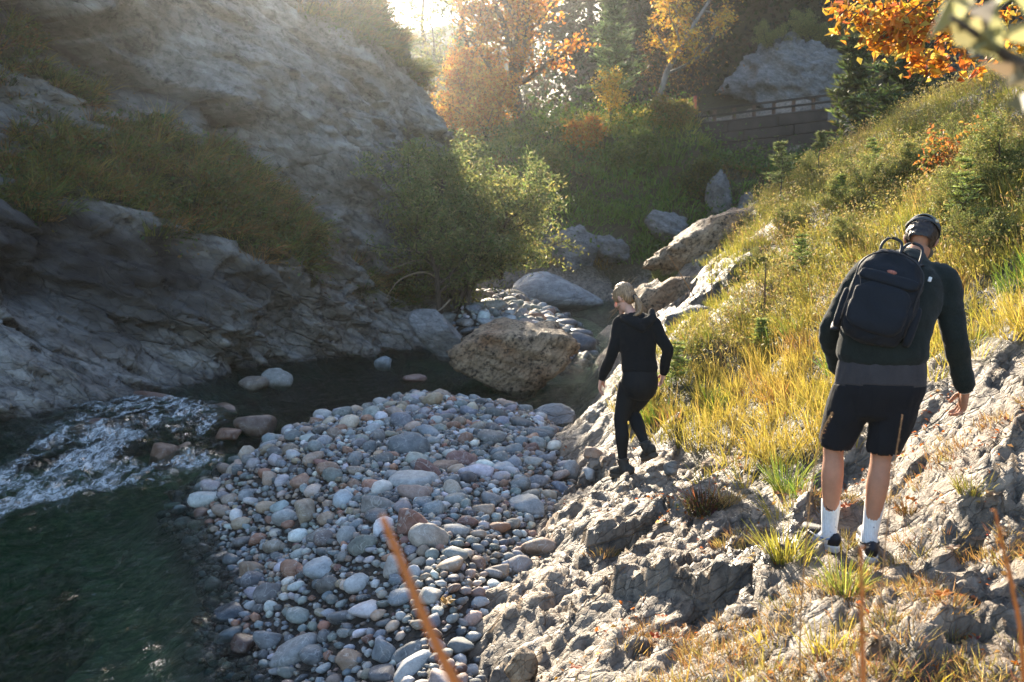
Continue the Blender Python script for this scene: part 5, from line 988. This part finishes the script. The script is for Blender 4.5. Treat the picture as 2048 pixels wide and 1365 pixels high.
ax = HD-NK; V, T, Q = limb([NK+[-.005, -.02, -.028], NK+[.0, -.012, -.004], NK+[.006, .0, .018]], [(.072, .066), (.066, .062), (.062, .058)], 20, 3); mk('collar', V, [T, Q], M_sweater, man)
for E_, W_ in ((LE, LW), (RE, RW)):
    V, T, Q = limb([W_+(E_-W_)*.14, W_+(E_-W_)*.06, W_+(E_-W_)*-.02], [.042, .039, .036], 14, 3); mk('cuff', V, [T, Q], M_sweater, man)
V, T, Q = limb([RW+(RE-RW)*.0, RW+(RE-RW)*-.035], [.033, .032], 14, 2); mk('shirt_cuff', V, [T, Q], M_white, man)
# shorts: charcoal seat over black legs
shp = [limb([mz(1747, 812, .0), mz(1747, 770, -.005), mz(1748, 735, -.005), mz(1750, 700, .0), mz(1750, 690, 0)], [(.165, .11), (.208, .14), (.214, .146), (.203, .136), (.19, .12)], 24, 4)]
for H_, K_, k in ((LH, LK, -1), (RH, RK, 1)):
    shp.append(limb([H_+[-k*.012, 0, .02], H_*.6+K_*.4+[k*.002, .0, 0], K_+(H_-K_)*.22+[0, -.006, 0], K_+(H_-K_)*.02+[0, -.01, 0]], [(.115, .125), (.108, .115), (.092, .098), (.082, .088)], 18, 5))
shm = remesh(shp, .009, 6, lambda V: .009*ridged(V*[9, 9, 3.2]+2, 3)+.006*fbm(V*[14, 14, 5], 2))
V, T, Q = shm; zc = V[Q].mean(1)[:, 2]; seat = zc > .885+.012*np.sin(V[Q].mean(1)[:, 0]*9)
open_h = ~((V[Q].mean(1)[:, 2] < min(LK[2], RK[2])+.012))
for nm, sel, m_ in (('shorts_seat', seat, M_grey_c), ('shorts', ~seat & open_h, M_shorts)):
    v_, t_, q_ = compact(V, np.zeros((0, 3), int), Q[sel]); o = mk(nm, v_, q_, m_, man); sdm = o.modifiers.new('thick', 'SOLIDIFY'); sdm.thickness = .008; sdm.offset = -1
# cap worn backwards, hair
capc = HD+hr@np.array([0, -.012, .052]); D, F = ico(4); cV = D*np.array([.089, .107, .088]); cV[:, 2] += .006*np.sin(cV[:, 0]*40)*0
kp = cV[:, 2]+.30*(cV[:, 1])*0 > -.012; kF = F[kp[F].all(1)]; 
archy = (cV[F].mean(1)[:, 1] < -.075) & (np.hypot(cV[F].mean(1)[:, 0]/.045, (cV[F].mean(1)[:, 2]-.0)/.034) < 1); ok = kp[F].all(1)
M_cap = simple('grey_denim_cap', (.13, .135, .13), .9, .2, 25, .15)
v_, t_, q_ = compact(cV@hr.T+capc, F[ok & ~archy], np.zeros((0, 4), int)); o = mk('cap', v_, t_, M_cap, man); sdm = o.modifiers.new('thick', 'SOLIDIFY'); sdm.thickness = .004
bt = np.array([[math.sin(a)*.093, -math.cos(a)*.111, -.010+.0*a] for a in np.linspace(-1.2, 1.2, 14)])@hr.T+capc
V, T, Q = tube(bt, [(.011, .0035)]*14, 8, 1, hr@np.array([0, 0, 1.])); mk('cap_strap', V, [T, Q], simple('cap_band', (.05, .055, .06), .8), man)
bk = hr@np.array([.062, -.094, -.004])+capc; V, F_ = box(-.009, .009, -.004, .004, -.009, .009, .002); mk('strap_buckle', V@(rotm(0, 0, R(35))@hr).T*1+bk, F_, simple('cream_patch', (.6, .5, .32), .6), man, False)
bV = np.array([[x, y, z] for x, y, z in [(0, .1, 0)]]); V, T, Q = ell((0, .135, -.006), (.07, .062, .007)); mk('visor', (V)@hr.T+capc, T, M_cap, man)
hd = remesh([ell((0, -.020, .012), (.083, .098, .085)), ell((0, -.052, -.03), (.064, .054, .052))], .005, 3, lambda V: .004*fbm(V*60, 2)); V = hd[0]; keep = (V[:, 1] < .02)
v_, t_, q_ = compact(*cut(hd, lambda V_: (V_[:, 1] < .03) & (V_[:, 2] > -.062-.0*V_[:, 1]))); mk('hair', v_@hr.T+HD, [t_, q_], M_hairm, man)
# socks with the printed tick, shoes
for K_, A_, top, k in ((LK, LAn, 999, -1), (RK, RAn, 985, 1)):
    tz = (1100-top)/394; f = (tz-A_[2])/(K_[2]-A_[2]); P0 = A_+(K_-A_)*f; foot = np.array([-.06, .07, -.05]) if k < 0 else np.array([-.015, .08, -.05])
    V, T, Q = limb([P0, P0*.75+A_*.25, P0*.4+A_*.6, A_+[0, -.004, .03], A_+[0, -.008, -.01], A_+foot*.5, A_+foot], [.0485, .0475, .0425, .040, .044, .042, .036], 20, 4); so_ = mk('sock', V, [T, Q], M_sock, man)
    c0 = P0*.72+A_*.28; uax = np.array([1., 0, 0]); xs = np.linspace(-1, 1, 9); off = -.004 if k < 0 else .02; pts = []
    for x_ in xs:
        X_ = off+x_*.019; zz = (.006*(x_**2) - .006*x_*(1 if k < 0 else 1)+(.008 if x_ < -.8 else 0))*(1) if k < 0 else -.011*x_
        rr_ = .0465+.0; pts.append(c0+[X_, -math.sqrt(max(rr_**2-X_**2, 1e-5))-.0022, zz+.01])
    wd = np.array([.001, .003, .0036, .0034, .003, .0026, .002, .0015, .0008]); V, T, Q = tube(np.array(pts), np.c_[wd, np.full(9, .0016)], 6, 2, (0, 0, 1)); mk('printed_tick', V, [T, Q], M_ink, so_)
for heel, toe, A_, k in ((mz(1672, 1104, -.045), mz(1600, 1094, .155), LAn, -1), (mz(1744, 1112, -.10), mz(1728, 1088, .185), RAn, 1)):
    sole, mid, upper, d, sd, up, L = shoe(heel, toe)
    um = remesh([upper], .005, 3); V, T, Q = um; op = A_+np.array([0, 0, -.02])
    so_ = joinp('shoe', [compact(*cut(um, lambda V_: ~((np.hypot((V_-op)@d, (V_-op)@sd) < .052) & ((V_-heel)@up > .074))))], M_shoe, man); sdm = so_.modifiers.new('thick', 'SOLIDIFY'); sdm.thickness = .006
    V, T, Q = remesh([sole, mid], .005, 2); mk('sole', V, [T, Q], M_sole, so_)
    col = [op+d*.054*math.cos(a)+sd*.046*math.sin(a)+up*(.012+.012*math.cos(a)**2*(math.cos(a) < 0)+.0) for a in np.linspace(0, 2*np.pi, 18)]; V, T, Q = tube(np.array(col), [.006]*18, 6); mk('collar_rim', V, [T, Q], M_blue if k < 0 else M_shoe, so_)
    s_ = 1 if k > 0 else -1; sp = [heel+d*L*a+sd*s_*w_+up*h_ for a, w_, h_ in ((.28, .040, .035), (.45, .042, .055), (.62, .043, .062))]; V, T, Q = tube(np.array(sp), [(.004, .002), (.007, .002), (.003, .002)], 6, 3, up); mk('side_stripe', V, [T, Q], M_white, so_)
    sp = [heel+d*L*a+sd*-s_*w_+up*h_ for a, w_, h_ in ((.28, .040, .035), (.45, .042, .055), (.62, .043, .062))]; V, T, Q = tube(np.array(sp), [(.004, .002), (.007, .002), (.003, .002)], 6, 3, up); mk('side_stripe', V, [T, Q], M_white, so_)
tag(man, 'man in dark green sweater, black shorts and backward cap bending forward', 'person')
# ---- backpack on his back
bc = mz(1748, 590, .02); br = rotm(R(-16), R(15), R(-6)); bpk = empty('backpack', mf+np.array(Matrix.Rotation(-math.atan2(mf[0], mf[1]), 3, 'Z'))@bc, -math.atan2(mf[0], mf[1]))
M_pack = knitmat('black_canvas', (.010, .013, .018), (300, 300, 300), .75, .05); M_pack2 = simple('black_strap', (.012, .012, .014), .6, .2, 60)
def rbox(c, h, soft=5, sub=4, wr=.006, seed=0):
    D, F = ico(sub); rad = (np.abs(D)**soft).sum(1)**(-1/soft); V = D*rad[:, None]*np.asarray(h); V = V*(1+0*V); n = D; V = V+n*(wr*fbm(V*16+seed, 3))[:, None]+n*(wr*.8*ridged(V*[8, 8, 14]+seed, 2))[:, None]; return (V+np.asarray(c))@br.T, F
def bp(name, c, h, m=None, soft=5, par=None, wr=.006, seed=0):
    V, F = rbox(c, h, soft, 4, wr, seed); return mk(name, V, F, m or M_pack, par or bpk)
V, F = rbox((0, -.12, 0), (.162, .088, .235), 3.4, 5, .014, 1); q = V@br; q[:, 0] *= 1-.14*np.clip((q[:, 2])/.235, 0, 1); q[:, 1] += .03*np.clip(q[:, 2]/.235, 0, 1)*(q[:, 1] < -.12); mk('main_bag', q@br.T, F, M_pack, bpk)
fp = bp('front_pocket', (0, -.196, -.075), (.132, .036, .12), soft=3.6, wr=.010, seed=4)
bp('pocket_flap', (0, -.206, .075), (.136, .020, .03), soft=4, wr=.006, seed=6)
for s_ in (-1, 1): bp('side_pocket', (s_*.17, -.10, -.10), (.020, .05, .10), soft=4, wr=.005, seed=8+s_)
zp = [np.array([math.sin(a)*.155, -.180+.045*0, .10+math.cos(a)*.118]) for a in np.linspace(-1.75, 1.75, 22)]; zp = [np.array([-.152, -.18, -.17])]+zp+[np.array([.152, -.18, -.17])]; V, T, Q = tube(np.array(zp)@br.T, [.0045]*len(zp), 6); mk('zipper', V, [T, Q], M_pack2, bpk)
lg = ell((.005, -.212, .112), (.024, .006, .010)); mk('logo_patch', lg[0]@br.T, lg[1], simple('red_leather_patch', (.34, .11, .07), .6, .5, 120), bpk)
for x0 in (-.055, .045):
    hp = [np.array([x0-.03, -.10, .20]), np.array([x0-.035, -.10, .26]), np.array([x0-.01, -.09, .305]), np.array([x0+.045, -.09, .30]), np.array([x0+.062, -.12, .24]), np.array([x0+.055, -.17, .15])]; V, T, Q = tube(np.array(hp)@br.T, [(.0075, .0045)]*6, 8, 4); mk('handle', V, [T, Q], M_pack2, bpk)
for s_ in (-1, 1):
    sp = [np.array([s_*.085, -.05, .20]), np.array([s_*.105, .02, .235]), np.array([s_*.13, .10, .20]), np.array([s_*.165, .15, .05]), np.array([s_*.19, .10, -.12]), np.array([s_*.18, -.02, -.205])]; V, T, Q = tube(np.array(sp)@br.T, [(.022, .006)]*6, 10, 4); mk('shoulder_strap', V, [T, Q], M_pack2, bpk)
tg = box(.168, .184, -.115, -.107, .138, .162, .002); mk('white_tag', tg[0]@br.T, tg[1], M_white, bpk, False)
V, T, Q = tube(np.array([(-.14, -.20, .07), (-.125, -.225, .04), (-.11, -.228, .005)])@br.T, [.0012, .0014, .0018], 6, 3); mk('zip_pull', V, [T, Q], M_grey_c, bpk)
tag(bpk, 'black canvas backpack with twin handles and front pocket on the man\'s back', 'backpack')

# ------------------------------------------------------------------ the woman
wf = at(1244, 965, 7.87); wom = empty('person', wf, -math.atan2(wf[0], wf[1]))
def wz_(px, py, y=0): return np.array([(px-1244)/256, y, (965-py)/253])
LA2, RA2 = wz_(1245, 922, .02), wz_(1291, 884, -.02); LK2, RK2 = wz_(1240, 838, .03), wz_(1262, 822, .12); LH2, RH2 = wz_(1259, 764, .03), wz_(1291, 764, .0)
LS2, RS2 = wz_(1237, 640, .07), wz_(1303, 640, .02); LE2, RE2 = wz_(1222, 698, .02), wz_(1332, 690, -.02); LW2, RW2 = wz_(1199, 756, .10), wz_(1326, 742, .06)
NK2, HD2 = wz_(1257, 618, .09), wz_(1244, 590, .13)
h2 = rotm(R(-30), R(0), R(52))
body = [limb([wz_(1276, 775, .01), wz_(1276, 745, 0), wz_(1274, 715, .01), wz_(1271, 675, .03), wz_(1269, 645, .04), wz_(1263, 625, .06)], [(.13, .10), (.135, .105), (.105, .08), (.125, .09), (.11, .07), (.05, .045)], 16, 4), limb([wz_(1264, 632, .06), NK2, HD2-[0, 0, .03]], [.05, .042, .042], 12, 3)]
for H_, K_, A_ in ((LH2, LK2, LA2), (RH2, RK2, RA2)): body.append(limb([H_, H_*.5+K_*.5, K_, K_*.65+A_*.35, A_], [.075, .062, .045, .045, .03], 12, 4))
for S_, E_, W_ in ((LS2, LE2, LW2), (RS2, RE2, RW2)): body.append(limb([S_, S_*.5+E_*.5, E_, E_*.5+W_*.5, W_], [.038, .034, .03, .028, .021], 12, 4))
lh = hand(LW2, wz_(1194, 783, .12)-LW2, (.7, .5, 0), (.1, .9, .1), .92, (.25, .5, .4)); rh = hand(RW2, wz_(1320, 768, .09)-RW2, (-.8, .3, 0), (-.1, .9, 0), .92, (.35, .5, .4))
joinp('body', [remesh(body, .015, 3), head(HD2, h2, .93), lh, rh], M_skinw, wom)
hp = [limb([wz_(1277, 737, .0), wz_(1277, 728, 0), wz_(1274, 712, .005), wz_(1272, 680, .025), wz_(1270, 652, .035), wz_(1267, 636, .05), wz_(1262, 626, .06)], [(.133, .10), (.142, .108), (.135, .10), (.145, .105), (.15, .095), (.12, .08), (.07, .06)], 22, 4)]
for S_, E_, W_, k in ((LS2, LE2, LW2, -1), (RS2, RE2, RW2, 1)): hp.append(limb([S_-[k*.06, 0, -.015], S_, S_*.5+E_*.5, E_, E_*.5+W_*.5, W_+(E_-W_)*.1], [.062, .060, .052, .046, .042, .034], 14, 4))
hood = [limb([wz_(1236, 628, .10), wz_(1250, 632, .0), wz_(1275, 640, -.045), wz_(1298, 630, -.02), wz_(1300, 614, .05)], [(.030, .022), (.04, .032), (.05, .036), (.042, .036), (.024, .03)], 12, 4), limb([wz_(1256, 628, .04), wz_(1275, 644, -.06), wz_(1285, 652, -.075)], [.05, .042, .02], 12, 3)]
joinp('hoodie', [remesh(hp, .008, 6, lambda V: .008*fbm(V*[10, 10, 7]+5, 3)+.004*ridged(V*[7, 7, 16], 3))], M_hood, wom)
joinp('hood', [remesh(hood, .007, 5, lambda V: .004*fbm(V*22, 2))], M_hood, wom)
for E_, W_ in ((LE2, LW2), (RE2, RW2)):
    V, T, Q = limb([W_+(E_-W_)*.16, W_+(E_-W_)*.08, W_+(E_-W_)*-.01], [.035, .033, .030], 12, 3); mk('cuff', V, [T, Q], M_hood, wom)
V, T, Q = limb([wz_(1277, 739, 0), wz_(1277, 727, 0)], [(.137, .104), (.146, .112)], 24, 3); mk('waistband', V, [T, Q], M_hood, wom)
lg = [limb([wz_(1273, 782, .02), wz_(1277, 762, -.01), wz_(1277, 742, -.01), wz_(1276, 722, .0)], [(.125, .10), (.148, .118), (.14, .108), (.115, .085)], 20, 4), ell(wz_(1292, 762, -.045), (.072, .07, .085)), ell(wz_(1266, 764, -.03), (.07, .06, .085))]
for H_, K_, A_ in ((LH2, LK2, LA2), (RH2, RK2, RA2)):
    sh = A_-K_; lg.append(limb([H_+[0, 0, .01], H_*.55+K_*.45+[0, .008, 0], K_, K_+sh*.2+[.004, -.01, 0], K_+sh*.4+[.004, -.018, 0], K_+sh*.75, A_+[0, 0, .0]], [.096, .084, .058, .055, .057, .042, .036], 16, 4))
joinp('leggings', [remesh(lg, .008, 6, lambda V: .003*fbm(V*[16, 16, 8], 3))], M_legg, wom)
# hair with ponytail
hv_ = [ell((0, -.014, .038), (.080, .098, .094)), ell((0, -.05, -.01), (.066, .062, .07)), ell((-.055, .01, .03), (.03, .06, .06)), ell((.055, .01, .03), (.03, .06, .06))]
hvm = remesh(hv_, .005, 3, lambda V: .0035*ridged(V*[60, 14, 14], 2)); v_, t_, q_ = compact(*cut(hvm, lambda V_: ~((V_[:, 1] > .045-.55*(V_[:, 2]-.055)) & (V_[:, 1] > .02)) & ~((V_[:, 2] < -.03) & (V_[:, 1] > -.03))))
hr_ = mk('hair', v_@h2.T*.95+HD2, [t_, q_], M_hairw, wom)
pk = HD2+h2@np.array([0, -.098, -.05]); pt_ = [HD2+h2@np.array([0, -.06, -.03]), pk, pk+[.022, -.025, -.025], wz_(1276, 607, .015), wz_(1273, 618, -.005), wz_(1262, 624, -.02)]
V, T, Q = limb(pt_, [.03, .019, .027, .027, .019, .004], 14, 5); V = V+.005*np.c_[fbm(V*40, 2), fbm(V*40+9, 2), fbm(V*40+20, 2)]; mk('ponytail', V, [T, Q], M_hairw, hr_)
rr = np.random.default_rng(8); a = Acc()
for k in range(26):
    s_ = HD2+h2@np.array([rr.normal(0, .05), rr.uniform(-.1, .05), .09+rr.normal(0, .02)])*.95 if k < 12 else wz_(1270+rr.normal(0, 4), 604+rr.normal(0, 6), .0); d_ = rr.normal(0, .03, 3)+[.02, 0, -.01 if k > 11 else .015]; V, T, Q = tube([s_, s_+d_*.7, s_+d_*1.5+[0, 0, -.012]], [.0012, .001, .0005], 4, 3); a.add(V, T, Q)
for k in range(6):
    s_ = HD2+h2@np.array([-.06, .02, -.05]); e_ = wz_(1212+rr.normal(0, 3), 632+rr.normal(0, 5), .18); V, T, Q = tube([s_, (s_+e_)/2+rr.normal(0, .012, 3), e_], [.0015, .0018, .0008], 4, 3); a.add(V, T, Q)
tag(a.build('loose_strands', M_hairw, hr_), kind='stuff')
V, T, Q = tube(np.array([pk+h2@np.array([math.cos(b)*.026, -.004, math.sin(b)*.026]) for b in np.linspace(0, 6.283, 14)]), [.006]*14, 6); mk('hair_tie', V, [T, Q], M_pack2, hr_)
# boots
M_boot = simple('grey_hiking_boot', (.028, .026, .022), .75, .5, 40, .3); M_bsole = simple('boot_sole', (.07, .055, .04), .8, .3, 40)
for heel, toe, A_, K_, up in ((wz_(1266, 956, -.06), wz_(1222, 962, .13), LA2, LK2, (0, 0, 1)), (wz_(1311, 905, -.12), wz_(1291, 926, .08), RA2, RK2, (-.35, .35, 1))):
    sole, mid, upper, d, sd, up, L = shoe(heel, toe, .043, .085, up=up); ax = (K_-A_); ax /= np.linalg.norm(ax)
    cuffp = limb([heel+d*.075+up*.06, A_*.5+(heel+d*.075+up*.06)*.5, A_+ax*.015], [(.044, .05), (.045, .048), (.047, .05)], 14, 3)
    bo = joinp('boot', [remesh([upper, cuffp], .006, 3, lambda V: .003*fbm(V*40, 2))], M_boot, wom); V, T, Q = remesh([sole, mid], .006, 2); mk('sole', V, [T, Q], M_bsole, bo)
    V, T, Q = tube(np.array([A_+ax*.018+np.array([math.cos(b)*.048, math.sin(b)*.05, 0]) for b in np.linspace(0, 6.283, 16)]), [.008]*16, 6); mk('padded_collar', V, [T, Q], simple('boot_padding', (.05, .045, .04), .9), bo)
    for f in (.45, .55, .65): V, T, Q = tube(np.array([heel+d*L*f+sd*x_+up*(.088-.05*(f-.4)*1.6-.25*abs(x_)) for x_ in (-.032, -.015, 0, .015, .032)]), [.003]*5, 5); mk('lace', V, [T, Q], simple('boot_lace', (.2, .16, .1), .8), bo)
tag(wom, 'blond woman in black hoodie and leggings stepping down the rock, looking down', 'person')

HAZE = .00095
# ------------------------------------------------------------------ air
t = NT('valley_haze')
hz = t.n('VolumePrincipled', {'Color': (.93, .97, 1), 'Density': HAZE, 'Anisotropy': .91}).outputs[0]
M_haze = t.done(None, hz)
hv = np.array([(x, y, z) for x in (-45, 60) for y in (-8, 125) for z in (-5, 52)], float)
hb = mk('haze', hv, np.array([(0, 1, 3, 2), (4, 6, 7, 5), (0, 4, 5, 1), (2, 3, 7, 6), (0, 2, 6, 4), (1, 5, 7, 3)]), M_haze, smooth=False)
tag(hb, kind='stuff')
